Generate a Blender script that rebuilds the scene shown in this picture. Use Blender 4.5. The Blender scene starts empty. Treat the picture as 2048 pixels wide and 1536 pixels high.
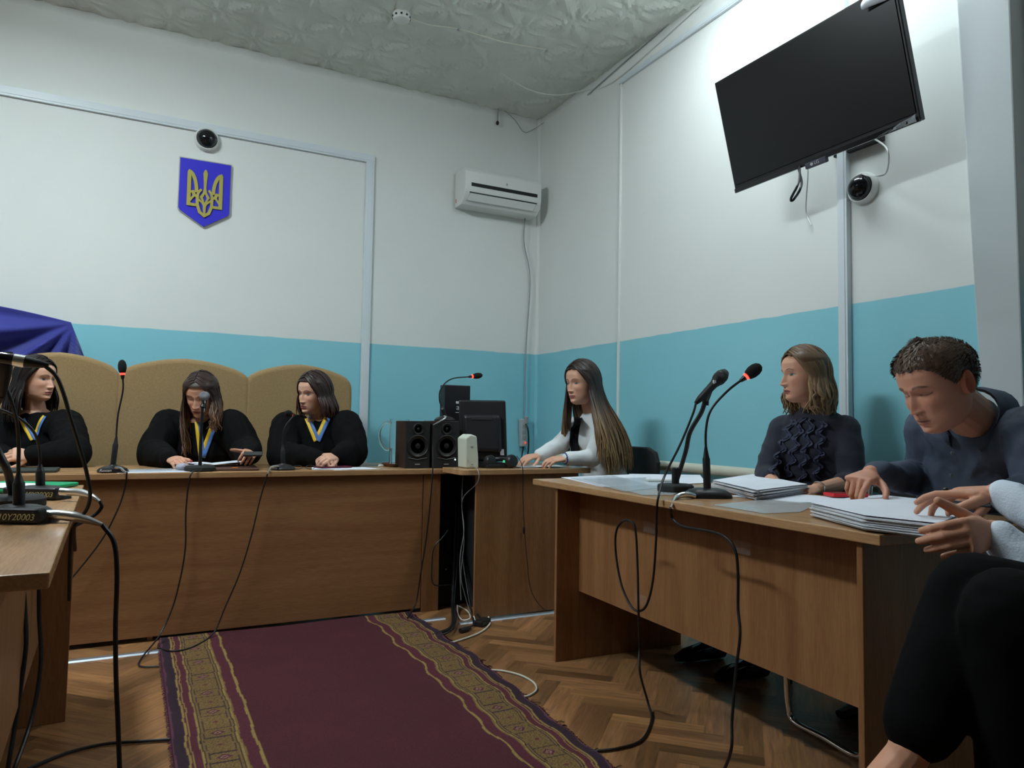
import bpy, bmesh, math, random
import numpy as np
from mathutils import Vector, Matrix, noise
from mathutils.bvhtree import BVHTree

# ------------------------------------------------------------------ camera, world, lights, exposure
SC = bpy.context.scene
COL = SC.collection
FPX, PITCH, ROLL, YAW = 1456.9, .05724, .01573, .47869
CAM = Vector((0, 0, 1.0))
def cam_axes():
    cy, sy = math.cos(YAW), math.sin(YAW)
    F = Vector((sy, cy, 0)); R = Vector((cy, -sy, 0)); U = Vector((0, 0, 1))
    F2 = F*math.cos(PITCH)+U*math.sin(PITCH); U2 = U*math.cos(PITCH)-F*math.sin(PITCH)
    return R*math.cos(ROLL)+U2*math.sin(ROLL), U2*math.cos(ROLL)-R*math.sin(ROLL), F2
CR, CU, CF = cam_axes()
cd = bpy.data.cameras.new('camera'); cam = bpy.data.objects.new('camera', cd); COL.objects.link(cam)
cd.sensor_width = 36; cd.lens = FPX/2048*36; cd.clip_start = .02
cam.matrix_world = Matrix(((CR.x, CU.x, -CF.x, CAM.x), (CR.y, CU.y, -CF.y, CAM.y), (CR.z, CU.z, -CF.z, CAM.z), (0, 0, 0, 1)))
SC.camera = cam
def ray(px, py): return CF+CR*((px-1024)/FPX)-CU*((py-768)/FPX)
def pd(px, py, d): return CAM+ray(px, py)*d                       # point at depth d
def at(ax, val, px, py):                                            # point on an axis plane
    r = ray(px, py); i = 'xyz'.index(ax); return CAM+r*((val-CAM[i])/r[i])

w = bpy.data.worlds.new('world'); SC.world = w; w.use_nodes = True
w.node_tree.nodes['Background'].inputs[0].default_value = (.75, .88, 1, 1)
w.node_tree.nodes['Background'].inputs[1].default_value = .01
SC.view_settings.view_transform = 'Standard'; SC.view_settings.look = 'None'
SC.view_settings.gamma = 1; SC.view_settings.use_curve_mapping = False
SC.view_settings.exposure = 0.66
YB, XR, ZC = 5.2, 2.926, 3.57
XL, YF = -3.3, -2.2
LAMPS = [(-.9, 3.0, 64), (2.42, 2.42, 18), (-2.2, 2.65, 8)]     # x, y, radiance of the fluorescent ceiling fixtures

# ------------------------------------------------------------------ helpers
def tag(o, label=None, cat=None, group=None, kind=None):
    for k, v in (('label', label), ('category', cat), ('group', group), ('kind', kind)):
        if v: o[k] = v
    return o
BASE = {}
def thing(name, loc, label, cat, group=None):
    o = bpy.data.objects.new(name, None); COL.objects.link(o); o.location = loc; o.empty_display_size = .05
    BASE[o.name] = Vector(loc); return tag(o, label, cat, group)
def link_mesh(name, me, mats, parent=None, base=None):
    """me is in world coordinates"""
    o = bpy.data.objects.new(name, me); COL.objects.link(o)
    for m in (mats if isinstance(mats, (list, tuple)) else [mats]): me.materials.append(m)
    if parent is not None:
        b = BASE[parent.name]; o.parent = parent
    else:
        if base is None:
            n = len(me.vertices); a = np.empty(n*3, np.float32); me.vertices.foreach_get('co', a); a = a.reshape(-1, 3)
            base = Vector(((a[:, 0].min()+a[:, 0].max())/2, (a[:, 1].min()+a[:, 1].max())/2, a[:, 2].min()))
        b = Vector(base); o.location = b
    me.transform(Matrix.Translation(-b)); BASE[o.name] = b
    return o
def basis(t, ref=None):
    t = t.normalized(); ref = ref or Vector((0, 0, 1))
    if abs(t.dot(ref.normalized())) > .98: ref = Vector((1, 0, 0)) if abs(t.x) < .9 else Vector((0, 1, 0))
    a = ref.cross(t).normalized(); return a, t.cross(a).normalized(), t
class MB:
    def __init__(s): s.V = []; s.F = []; s.M = []; s.m = 0; s.X = None
    def add(s, V, F):
        n = len(s.V)
        if s.X is not None: V = [s.X @ Vector(v) for v in V]
        s.V += [tuple(v) for v in V]; s.F += [tuple(i+n for i in f) for f in F]; s.M += [s.m]*len(F); return s
    def box(s, c, d, R=None):
        c = Vector(c); h = [x/2 for x in d]; V = []
        for x in (-1, 1):
            for y in (-1, 1):
                for z in (-1, 1):
                    v = Vector((x*h[0], y*h[1], z*h[2])); V.append(c+(R @ v if R else v))
        return s.add(V, [(0, 1, 3, 2), (4, 6, 7, 5), (0, 4, 5, 1), (2, 3, 7, 6), (0, 2, 6, 4), (1, 5, 7, 3)])
    def bb(s, x0, x1, y0, y1, z0, z1): return s.box(((x0+x1)/2, (y0+y1)/2, (z0+z1)/2), (abs(x1-x0), abs(y1-y0), abs(z1-z0)))
    def tube(s, P, r, n=10, cap=True, flat=1., ref=None):
        P = [Vector(p) for p in P]; k = len(P); rs = r if isinstance(r, (list, tuple)) else [r]*k
        V = []; F = []; a = None
        for i, p in enumerate(P):
            t = (P[min(i+1, k-1)]-P[max(i-1, 0)])
            if t.length < 1e-9: t = Vector((0, 0, 1))
            t.normalize()
            if a is None: a = basis(t, ref)[0]
            a = (a-t*a.dot(t))
            if a.length < 1e-6: a = basis(t)[0]
            a.normalize(); b = t.cross(a)
            for j in range(n):
                q = 2*math.pi*j/n; V.append(p+a*math.cos(q)*rs[i]+b*math.sin(q)*rs[i]*flat)
        for i in range(k-1):
            for j in range(n): F.append((i*n+j, i*n+(j+1) % n, (i+1)*n+(j+1) % n, (i+1)*n+j))
        if cap: F += [tuple(range(n))[::-1], tuple(range((k-1)*n, k*n))]
        return s.add(V, F)
    def lathe(s, prof, o, ax=(0, 0, 1), n=28, cap=True):
        o = Vector(o); a, b, t = basis(Vector(ax)); V = []; F = []; k = len(prof)
        for r, h in prof:
            for j in range(n):
                q = 2*math.pi*j/n; V.append(o+t*h+a*math.cos(q)*r+b*math.sin(q)*r)
        for i in range(k-1):
            for j in range(n): F.append((i*n+j, i*n+(j+1) % n, (i+1)*n+(j+1) % n, (i+1)*n+j))
        if cap: F += [tuple(range(n))[::-1], tuple(range((k-1)*n, k*n))]
        return s.add(V, F)
    def prism(s, poly, o, u, v, depth):
        """poly in (u,v) extruded along u x v by depth"""
        o, u, v = Vector(o), Vector(u), Vector(v); w_ = u.cross(v).normalized(); n = len(poly)
        V = [o+u*a+v*b for a, b in poly]+[o+u*a+v*b+w_*depth for a, b in poly]
        return s.add(V, [tuple(range(n))[::-1], tuple(range(n, 2*n))]+[(i, (i+1) % n, n+(i+1) % n, n+i) for i in range(n)])
    def ell(s, c, r, R=None, nu=20, nv=12):
        c = Vector(c); r = Vector(r) if hasattr(r, '__len__') else Vector((r, r, r)); V = []; F = []
        for i in range(nv+1):
            th = math.pi*i/nv
            for j in range(nu):
                q = 2*math.pi*j/nu; v = Vector((r.x*math.sin(th)*math.cos(q), r.y*math.sin(th)*math.sin(q), r.z*math.cos(th)))
                V.append(c+(R @ v if R else v))
        for i in range(nv):
            for j in range(nu):
                a, b = i*nu+j, i*nu+(j+1) % nu; F.append((a, a+nu, b+nu, b))
        return s.add(V, F)
    def cone(s, a, b, r0, r1, n=14):
        a, b = Vector(a), Vector(b); s.ell(a, r0, nu=n, nv=8); s.ell(b, r1, nu=n, nv=8)
        return s.tube([a, b], [r0, r1], n)
    def limb(s, P, R, n=16):
        for i in range(len(P)-1): s.cone(P[i], P[i+1], R[i], R[i+1], n)
        return s
    def loft(s, C, rx, ry, side, n=28):
        """elliptical tube, side = direction of the rx axis"""
        C = [Vector(c) for c in C]; V = []; F = []; k = len(C)
        for i, p in enumerate(C):
            t = (C[min(i+1, k-1)]-C[max(i-1, 0)]).normalized(); sd = Vector(side[i] if isinstance(side, list) else side)
            sd = (sd-t*sd.dot(t)).normalized(); b = t.cross(sd)
            for j in range(n):
                q = 2*math.pi*j/n; V.append(p+sd*math.cos(q)*rx[i]+b*math.sin(q)*ry[i])
        for i in range(k-1):
            for j in range(n): F.append((i*n+j, i*n+(j+1) % n, (i+1)*n+(j+1) % n, (i+1)*n+j))
        F += [tuple(range(n))[::-1], tuple(range((k-1)*n, k*n))]
        return s.add(V, F)
    def sheet(s, rows, thick=0):
        """grid of points"""
        k = len(rows); n = len(rows[0]); V = [Vector(p) for r in rows for p in r]
        F = [(i*n+j, i*n+j+1, (i+1)*n+j+1, (i+1)*n+j) for i in range(k-1) for j in range(n-1)]
        return s.add(V, F)
    def mesh(s, name, fix=True):
        me = bpy.data.meshes.new(name); me.from_pydata(s.V, [], s.F)
        for i, p in enumerate(me.polygons):
            p.material_index = s.M[i]
        if fix:
            bm = bmesh.new(); bm.from_mesh(me); bmesh.ops.recalc_face_normals(bm, faces=bm.faces); bm.to_mesh(me); bm.free()
        return me
    def build(s, name, mats, parent=None, smooth=False, bevel=0, seg=2, base=None, solid=0, fix=True):
        me = s.mesh(name, fix)
        if smooth:
            me.polygons.foreach_set('use_smooth', [True]*len(me.polygons))
            try: me.set_sharp_from_angle(angle=math.radians(42))
            except Exception: pass
        o = link_mesh(name, me, mats, parent, base)
        if solid:
            md = o.modifiers.new('s', 'SOLIDIFY'); md.thickness = solid; md.offset = 0
        if bevel:
            md = o.modifiers.new('b', 'BEVEL'); md.width = bevel; md.segments = seg; md.limit_method = 'ANGLE'
        return o
def spl(P, n=12):
    P = [Vector(p) for p in P]; Q = [P[0]*2-P[1]]+P+[P[-1]*2-P[-2]]; out = []
    for i in range(1, len(Q)-2):
        a, b, c, d = Q[i-1:i+3]
        for k in range(n):
            t = k/n; out.append(.5*((2*b)+(c-a)*t+(2*a-5*b+4*c-d)*t*t+(3*b-3*c+d-a)*t**3))
    out.append(P[-1]); return out
def setcol(me, rgb):
    """rgb: (n,3) linear albedo per vertex"""
    at_ = me.color_attributes.new('Col', 'FLOAT_COLOR', 'POINT')
    a = np.ones((len(me.vertices), 4), np.float32); a[:, :3] = rgb; at_.data.foreach_set('color', a.ravel())
def s2l(*c):
    if len(c) == 1: c = c[0]
    return tuple((x/255/12.92 if x/255 <= .04045 else ((x/255+.055)/1.055)**2.4) for x in c)

# ------------------------------------------------------------------ materials
def mat(name, col, rough=.6, metal=0, bump=0, bscale=200, var=0, vscale=8, emis=None, es=1, coat=0, trans=0, ior=1.45, attr=None, stretch=None, spec=None, alpha=1, sheen=0):
    m = bpy.data.materials.new(name); m.use_nodes = True; nt = m.node_tree; N = nt.nodes; L = nt.links
    b = N['Principled BSDF']; b.inputs['Base Color'].default_value = (*col, 1); b.inputs['Roughness'].default_value = rough
    b.inputs['Metallic'].default_value = metal; b.inputs['IOR'].default_value = ior
    b.inputs['Coat Weight'].default_value = coat; b.inputs['Transmission Weight'].default_value = trans
    b.inputs['Alpha'].default_value = alpha
    if sheen: b.inputs['Sheen Weight'].default_value = sheen
    if spec is not None: b.inputs['Specular IOR Level'].default_value = spec
    src = None
    tc = N.new('ShaderNodeTexCoord'); mp = N.new('ShaderNodeMapping'); L.new(tc.outputs['Object'], mp.inputs[0])
    if stretch: mp.inputs['Scale'].default_value = stretch
    if attr:
        a = N.new('ShaderNodeVertexColor'); a.layer_name = attr; src = a.outputs[0]; L.new(src, b.inputs['Base Color'])
    if var:
        n = N.new('ShaderNodeTexNoise'); n.inputs['Scale'].default_value = vscale; n.inputs['Detail'].default_value = 5
        L.new(mp.outputs[0], n.inputs[0])
        mx = N.new('ShaderNodeMix'); mx.data_type = 'RGBA'; mx.blend_type = 'MULTIPLY'; mx.inputs[0].default_value = 1
        mr = N.new('ShaderNodeMapRange'); mr.inputs[1].default_value = .3; mr.inputs[2].default_value = .7
        mr.inputs[3].default_value = 1-var; mr.inputs[4].default_value = 1+var*.5
        L.new(n.outputs[0], mr.inputs[0]); L.new(mr.outputs[0], mx.inputs[7])
        if src: L.new(src, mx.inputs[6])
        else: mx.inputs[6].default_value = (*col, 1)
        L.new(mx.outputs[2], b.inputs['Base Color'])
    if bump:
        n2 = N.new('ShaderNodeTexNoise'); n2.inputs['Scale'].default_value = bscale; n2.inputs['Detail'].default_value = 4
        L.new(mp.outputs[0], n2.inputs[0])
        bp = N.new('ShaderNodeBump'); bp.inputs['Strength'].default_value = bump; bp.inputs['Distance'].default_value = .004
        L.new(n2.outputs[0], bp.inputs['Height']); L.new(bp.outputs[0], b.inputs['Normal'])
    if emis:
        b.inputs['Emission Color'].default_value = (*emis, 1); b.inputs['Emission Strength'].default_value = es
    return m
BEECH = (.30, .145, .062)
def wood(name, axis, col=BEECH, dark=.84, rough=.38):
    """laminate with grain along axis"""
    st = [14, 14, 14]; st['xyz'.index(axis)] = .7
    m = mat(name, col, rough, spec=.45); nt = m.node_tree; N = nt.nodes; L = nt.links; b = N['Principled BSDF']
    tc = N.new('ShaderNodeTexCoord'); mp = N.new('ShaderNodeMapping'); mp.inputs['Scale'].default_value = st; L.new(tc.outputs['Object'], mp.inputs[0])
    n = N.new('ShaderNodeTexNoise'); n.inputs['Scale'].default_value = 1.6; n.inputs['Detail'].default_value = 7; n.inputs['Distortion'].default_value = .6; L.new(mp.outputs[0], n.inputs[0])
    st2 = [90, 90, 90]; st2['xyz'.index(axis)] = 6
    mp2 = N.new('ShaderNodeMapping'); mp2.inputs['Scale'].default_value = st2; L.new(tc.outputs['Object'], mp2.inputs[0])
    n2 = N.new('ShaderNodeTexNoise'); n2.inputs['Scale'].default_value = 3; L.new(mp2.outputs[0], n2.inputs[0])
    r = N.new('ShaderNodeValToRGB'); e = r.color_ramp.elements
    e[0].position = .3; e[0].color = (col[0]*dark, col[1]*dark*.93, col[2]*dark*.88, 1); e[1].position = .7; e[1].color = (col[0]*1.1, col[1]*1.1, col[2]*1.1, 1)
    L.new(n.outputs[0], r.inputs[0])
    mx = N.new('ShaderNodeMix'); mx.data_type = 'RGBA'; mx.blend_type = 'MULTIPLY'; mx.inputs[0].default_value = .55
    L.new(r.outputs[0], mx.inputs[6])
    r2 = N.new('ShaderNodeMapRange'); r2.inputs[1].default_value = .35; r2.inputs[2].default_value = .65; r2.inputs[3].default_value = .75; r2.inputs[4].default_value = 1.15
    L.new(n2.outputs[0], r2.inputs[0]); L.new(r2.outputs[0], mx.inputs[7]); L.new(mx.outputs[2], b.inputs['Base Color'])
    return m
M = {}
LIT_TOPC = (.44, .255, .125)  # beech lightened: the light falling on the tops is put into the colour
M['black'] = mat('black_plastic', (.012, .012, .014), .38, bump=.05)
M['blackg'] = mat('black_gloss', (.008, .008, .01), .12)
M['blackm'] = mat('black_matte', (.014, .014, .015), .8, bump=.2, bscale=400)
M['cable'] = mat('black_cable', (.01, .01, .012), .45)
M['foam'] = mat('foam', (.008, .008, .009), .95, bump=.9, bscale=900)
M['steel'] = mat('steel', (.62, .62, .62), .25, 1)
M['chrome'] = mat('chrome', (.8, .8, .8), .12, 1)
M['tape'] = mat('clear_tape', (.8, .8, .8), .15, alpha=.07, bump=.8, bscale=60)
M['alu'] = mat('aluminium', (.33, .36, .40), .45, .7, var=.1)
M['white'] = mat('white_plastic', (.72, .74, .72), .4)
M['offwhite'] = mat('offwhite_plastic', (.62, .65, .55), .45)
M['grey'] = mat('grey_plastic', (.3, .31, .32), .5)
M['led'] = mat('red_led', (.8, .02, .02), .4, emis=(1, .03, .02), es=3.5)
M['ledg'] = mat('white_led', (.8, .9, .8), .4, emis=(.7, 1, .8), es=5)
M['paper'] = mat('paper', (.74, .77, .85), .8, bump=.12, bscale=30, var=.05)
M['paperE'] = mat('paper_edges', (.70, .72, .76), .8, var=.25, vscale=3, stretch=(1, 1, 160), bump=.7, bscale=3)
M['film'] = mat('clear_sleeve', (.75, .82, .88), .18, alpha=.38, bump=.6, bscale=14)
M['beechX'] = wood('beech_grain_x', 'x'); M['beechY'] = wood('beech_grain_y', 'y'); M['beechZ'] = wood('beech_grain_z', 'z'); M['litTopX'] = wood('beech_lit_top_x', 'x', LIT_TOPC, .85, .26); M['litTopY'] = wood('beech_lit_top_y', 'y', LIT_TOPC, .85, .26)
M['gl'] = mat('clear_glass', (1, 1, 1), .02, trans=1, ior=1.45)
M['water'] = mat('water', (1, 1, 1), .0, trans=1, ior=1.33)
M['conduit'] = mat('trunking_plastic', (.66, .72, .76), .4, bump=.05)
M['red'] = mat('red_plastic', (.75, .02, .03), .35)
M['uph'] = mat('tan_upholstery', s2l(160, 132, 92), .95, bump=.8, bscale=350, var=.12, vscale=90, sheen=.1)
M['cream'] = mat('cream_paint', (.62, .62, .52), .45, bump=.1, bscale=30)
M['gold'] = mat('gold_paint', s2l(190, 180, 95), .35, .35, bump=.1, bscale=60)
M['emb'] = mat('ultramarine_enamel', s2l(55, 50, 205), .4)
M['silver'] = mat('silver_edge', (.6, .6, .55), .3, .7)
M['far'] = mat('dark_wall', (.16, .14, .12), .8, bump=.2, bscale=10)  # for the unseen walls, coloured dark to cut bounced fill light
M['ink'] = mat('chalk_marker', s2l(200, 205, 160), .7)
M['txt'] = mat('white_print', (.6, .6, .6), .6)
# ------------------------------------------------------------------ the room
def wall_mat():
    m = mat('painted_plaster', (.74, .76, .735), .75, bump=.25, bscale=9); nt = m.node_tree; N = nt.nodes; L = nt.links; b = N['Principled BSDF']
    b.inputs['Specular IOR Level'].default_value = .25
    g = N.new('ShaderNodeNewGeometry'); sx = N.new('ShaderNodeSeparateXYZ'); L.new(g.outputs['Position'], sx.inputs[0])
    n = N.new('ShaderNodeTexNoise'); n.inputs['Scale'].default_value = 6; L.new(g.outputs['Position'], n.inputs[0])
    ad = N.new('ShaderNodeMath'); ad.operation = 'MULTIPLY_ADD'; ad.inputs[1].default_value = .012; L.new(n.outputs[0], ad.inputs[0]); L.new(sx.outputs[2], ad.inputs[2])
    lt = N.new('ShaderNodeMapRange'); lt.inputs[1].default_value = 1.590; lt.inputs[2].default_value = 1.594; L.new(ad.outputs[0], lt.inputs[0])
    n3 = N.new('ShaderNodeTexNoise'); n3.inputs['Scale'].default_value = 1.3; n3.inputs['Detail'].default_value = 6; L.new(g.outputs['Position'], n3.inputs[0])
    def two(c, d):
        mx = N.new('ShaderNodeMix'); mx.data_type = 'RGBA'; mx.inputs[6].default_value = (*c, 1); mx.inputs[7].default_value = (*d, 1); L.new(n3.outputs[0], mx.inputs[0]); return mx
    blue = two((.23, .56, .65), (.29, .64, .73)); wh = two((.70, .73, .71), (.78, .80, .78))
    mx = N.new('ShaderNodeMix'); mx.data_type = 'RGBA'; L.new(lt.outputs[0], mx.inputs[0]); L.new(blue.outputs[2], mx.inputs[6]); L.new(wh.outputs[2], mx.inputs[7])
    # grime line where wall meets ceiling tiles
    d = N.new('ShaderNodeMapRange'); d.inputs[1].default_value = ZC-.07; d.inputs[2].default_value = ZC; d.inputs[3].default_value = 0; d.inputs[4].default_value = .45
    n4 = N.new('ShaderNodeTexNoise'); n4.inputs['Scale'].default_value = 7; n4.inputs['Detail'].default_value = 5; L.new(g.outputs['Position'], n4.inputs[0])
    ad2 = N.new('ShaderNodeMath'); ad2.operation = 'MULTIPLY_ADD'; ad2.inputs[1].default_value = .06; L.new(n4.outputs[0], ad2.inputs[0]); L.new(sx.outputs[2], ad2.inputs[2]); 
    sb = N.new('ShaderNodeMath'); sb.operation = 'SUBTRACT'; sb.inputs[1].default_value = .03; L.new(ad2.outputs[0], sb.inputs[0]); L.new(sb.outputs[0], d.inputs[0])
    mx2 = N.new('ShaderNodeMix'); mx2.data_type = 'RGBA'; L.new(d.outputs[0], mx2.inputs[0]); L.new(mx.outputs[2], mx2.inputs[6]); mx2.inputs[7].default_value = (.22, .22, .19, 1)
    L.new(mx2.outputs[2], b.inputs['Base Color'])
    r = N.new('ShaderNodeMapRange'); L.new(lt.outputs[0], r.inputs[0]); r.inputs[3].default_value = .42; r.inputs[4].default_value = .85; L.new(r.outputs[0], b.inputs['Roughness'])
    return m
M['wall'] = wall_mat()
def struct(name, mb, m, **k): return tag(mb.build(name, m, **k), kind='structure')
struct('wall_back', MB().bb(XL-.2, XR+.2, YB, YB+.2, 0, ZC+.1), M['wall'])
struct('wall_right', MB().bb(XR, XR+.2, YF, YB, 0, ZC+.1), M['wall'])
struct('wall_left', MB().bb(XL-.2, XL, YF, YB, 0, ZC+.1), M['far'])
struct('wall_front', MB().bb(XL-.2, XR+.2, YF-.2, YF, 0, ZC+.1), M['far'])
# ceiling: pressed foam tiles with a star relief
def ceiling():
    T = .5; nx = int((XR-XL+.06)/.025); ny = int((YB-YF+.06)/.03)
    x = np.linspace(XL-.03, XR+.03, nx); y = np.linspace(YF-.03, YB+.03, ny); X, Y = np.meshgrid(x, y, indexing='ij')
    u = ((X-.12)/T) % 1*2-1; v = ((Y-.05)/T) % 1*2-1
    def star(u, v):
        r = np.hypot(u, v); a = np.arctan2(v, u); tri = np.abs((a*8/(2*np.pi)) % 1*2-1)
        return np.clip(1-r, 0, 1)*(.25+.9*tri)*np.clip(r*2.5, 0, 1)
    h = star(u, v)*.030
    u2 = (u+2) % 2-1; v2 = (v+2) % 2-1; h += star(u2, v2)*.026
    sag = np.array([noise.noise((a*1.3, b*1.3, 3.1)) for a, b in zip(X.ravel(), Y.ravel())]).reshape(X.shape)*.012
    Z = ZC-h+sag-.0
    V = np.stack([X, Y, Z], -1).reshape(-1, 3); i, j = np.meshgrid(np.arange(nx-1), np.arange(ny-1), indexing='ij'); q = (i*ny+j).ravel()
    F = np.stack([q, q+1, q+ny+1, q+ny], 1); mb = MB(); mb.V = [tuple(p) for p in V]; mb.F = [tuple(map(int, f)) for f in F]; mb.M = [0]*len(mb.F)
    mb.bb(XL-.2, XR+.2, YF-.2, YB+.2, ZC+.1, ZC+.15)
    m = mat('ceiling_tile', (.66, .69, .64), .8, bump=.15, bscale=150, var=.09, vscale=2.2)
    return struct('ceiling', mb, m, fix=False)
ceiling()
# floor: herringbone parquet, each block a face strip with its own tone
def floor():
    W = .062; n = 5; c = math.cos(math.pi/4); V = []; F = []; C = []; UVs = []; rnd = random.Random(3)
    def put(x0, y0, lx, ly):
        P = [(x0, y0), (x0+lx, y0), (x0+lx, y0+ly), (x0, y0+ly)]
        w_ = [(a*c-b*c, a*c+b*c) for a, b in P]; mx = sum(p[0] for p in w_)/4; my = sum(p[1] for p in w_)/4
        if not (XL-.3 < mx < XR+.3 and YF-.3 < my < YB+.3): return
        k = len(V); V.extend((min(max(a, XL-.05), XR+.05), min(max(b, YF-.05), YB+.05), 0) for a, b in w_); F.append((k, k+1, k+2, k+3))
        t = rnd.random(); o = rnd.random()*50
        base = np.array((.27, .130, .055))*(.55+.85*t); base = base*(1, 1+.06*(rnd.random()-.5), 1+.1*(rnd.random()-.5)); C.extend([base]*4)
        if lx > ly: UVs.extend([(o, o), (o+lx, o), (o+lx, o+ly), (o, o+ly)])
        else: UVs.extend([(o, o+lx), (o, o), (o+ly, o), (o+ly, o+lx)])
    R = 160
    for yy in range(-R, R):
        for m_ in range(-20, 21):
            x0 = yy+2*n*m_; put(x0*W, yy*W, n*W, W)
    for xx in range(-R, R):
        for m_ in range(-20, 21):
            y0 = xx-2*n+1-2*n*m_; put(xx*W, y0*W, W, n*W)
    me = bpy.data.meshes.new('floor'); me.from_pydata(V, [], F); setcol(me, np.array(C))
    uv = me.uv_layers.new(name='UVMap'); a = np.array(UVs, np.float32)
    li = np.empty(len(me.loops), np.int32); me.loops.foreach_get('vertex_index', li); uv.data.foreach_set('uv', a[li].ravel())
    m = mat('parquet', (.3, .18, .1), .33, attr='Col'); nt = m.node_tree; N = nt.nodes; L = nt.links; b = N['Principled BSDF']
    u = N.new('ShaderNodeUVMap'); mp = N.new('ShaderNodeMapping'); mp.inputs['Scale'].default_value = (5, 60, 1); L.new(u.outputs[0], mp.inputs[0])
    nn = N.new('ShaderNodeTexNoise'); nn.inputs['Scale'].default_value = 1; nn.inputs['Detail'].default_value = 5; nn.inputs['Distortion'].default_value = 1.2; L.new(mp.outputs[0], nn.inputs[0])
    r = N.new('ShaderNodeMapRange'); r.inputs[1].default_value = .3; r.inputs[2].default_value = .7; r.inputs[3].default_value = .62; r.inputs[4].default_value = 1.2; L.new(nn.outputs[0], r.inputs[0])
    mx = N.new('ShaderNodeMix'); mx.data_type = 'RGBA'; mx.blend_type = 'MULTIPLY'; mx.inputs[0].default_value = 1
    vc = [x for x in N if x.bl_idname == 'ShaderNodeVertexColor'][0]; L.new(vc.outputs[0], mx.inputs[6]); L.new(r.outputs[0], mx.inputs[7]); L.new(mx.outputs[2], b.inputs['Base Color'])
    o = link_mesh('floor', me, m, base=(0, 0, 0)); tag(o, kind='structure')
    struct('floor_slab', MB().bb(XL-.2, XR+.2, YF-.2, YB+.2, -.12, -.004), M['grey']).name = 'trim_1'
floor()
# rounded corner post between the two walls
struct('trim_2', MB().tube([(XR-.004, YB-.004, 0), (XR-.004, YB-.004, ZC)], .022, 14), M['wall'], smooth=True)
# pilaster on the right wall, leaning as in the photo
def pilaster():
    a0 = at('x', XR, 1986, 700); a1 = at('x', XR, 1942, 0)
    sl = (a1.y-a0.y)/(a1.z-a0.z); f = lambda z: a0.y+sl*(z-a0.z)
    b0 = at('x', XR-.10, 2044, 700); b1 = at('x', XR-.10, 2020, 0); g = lambda z: b0.y+(b1.y-b0.y)/(b1.z-b0.z)*(z-b0.z)
    mb = MB(); V = []
    for z in (0, ZC):
        V += [(XR+.02, f(z), z), (XR-.10, f(z), z), (XR-.10, g(z), z), (XR+.02, g(z), z)]
    mb.add(V, [(0, 1, 2, 3), (4, 5, 6, 7), (0, 1, 5, 4), (1, 2, 6, 5), (2, 3, 7, 6), (3, 0, 4, 7)])
    struct('trim_3', mb, mat('pilaster_paint', (.56, .61, .63), .6, bump=.15, bscale=12), bevel=.006)
pilaster()
# heating pipe along the right wall and the dark lower panel
p0 = at('x', XR-.06, 1335, 940); p1 = at('x', XR-.06, 1800, 968)
zp = (p0.z+p1.z)/2
hp = thing('heating_pipe', (XR-.06, 2.6, zp), 'cream painted heating pipe running along the blue right wall at table height', 'pipe')
mb = MB().tube([(XR-.06, 4.9, zp+.01), (XR-.06, 3.2, zp+.006), (XR-.06, 1.35, zp-.002)], .03, 16); mb.build('pipe', M['cream'], hp, smooth=True)
for yy in (4.4, 3.3, 2.1): MB().box((XR-.03, yy, zp), (.07, .02, .03)).build('bracket', M['cream'], hp)
# ---- trunking
def trunk(name, pts, label, w_=.06, d=.02, wall='y', m='conduit'):
    """cable trunking: straight runs on a wall plane"""
    mb = MB()
    for k, (a, b) in enumerate(zip(pts, pts[1:])):
        a = Vector(a); b = Vector(b); t = (b-a).normalized(); b = b+t*w_/2*(k == 0); a = a-t*w_/2*(k == 0)-t*w_*-.5*(k > 0)
        ln = (b-a).length; c = (a+b)/2
        nrm = Vector((0, -1, 0)) if wall == 'y' else Vector((-1, 0, 0)); s_ = t.cross(nrm)
        R = Matrix((s_, t, nrm)).transposed(); mb.box(c+nrm*d/2, (w_, ln, d), R)
        mb.box(c+nrm*(d+.001), (w_*.55, ln, .003), R)
    return tag(mb.build(name, M[m], bevel=.002), label, 'cable trunking')
t1 = at('y', YB, 740, 322); t0 = at('y', YB, 0, 183)
trunk('cable_trunking', [(-3.2, YB, 2.955), (t1.x, YB, 2.955), (t1.x, YB, .05)], 'pale grey cable trunking turning down the back wall beside the right high-back chair')
a = at('x', XR, 1245, 170); b = at('x', XR, 1480, 0)
trunk('cable_trunking', [(XR, a.y, 3.40), (XR, .2, 3.43)], 'long thin cable trunking high on the right wall behind the television', .035, .02, 'x')
trunk('cable_trunking', [(XR, a.y+.005, 3.385), (XR, a.y+.02, .95)], 'thin white conduit dropping down the right wall behind the long-haired secretary', .018, .012, 'x', 'white')
c = at('x', XR, 1692, 400)
trunk('cable_trunking', [(XR, c.y, 3.3), (XR, c.y, .85)], 'pale grey cable trunking below the television and dome camera on right wall', .05, .03, 'x')

# ---- ceiling lamps (out of frame above)
for i, (x, y, W) in enumerate(LAMPS):
    t = thing('ceiling_light', (x, y, ZC-.12), 'white fluorescent ceiling fixture, lamp %s' % ['over the rug', 'beside the television wall', 'at the left side of the room', 'nearest the entrance'][i], 'ceiling light')
    MB().bb(x-.14, x+.14, y-.62, y+.62, ZC-.12, ZC-.03).build('housing', M['white'], t, bevel=.01)
    MB().bb(x-.11, x+.11, y-.59, y+.59, ZC-.17, ZC-.121).build('diffuser', mat('lamp_diffuser', (.8, .8, .8), .5, emis=(.84, .96, 1.0), es=W), t)
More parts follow.
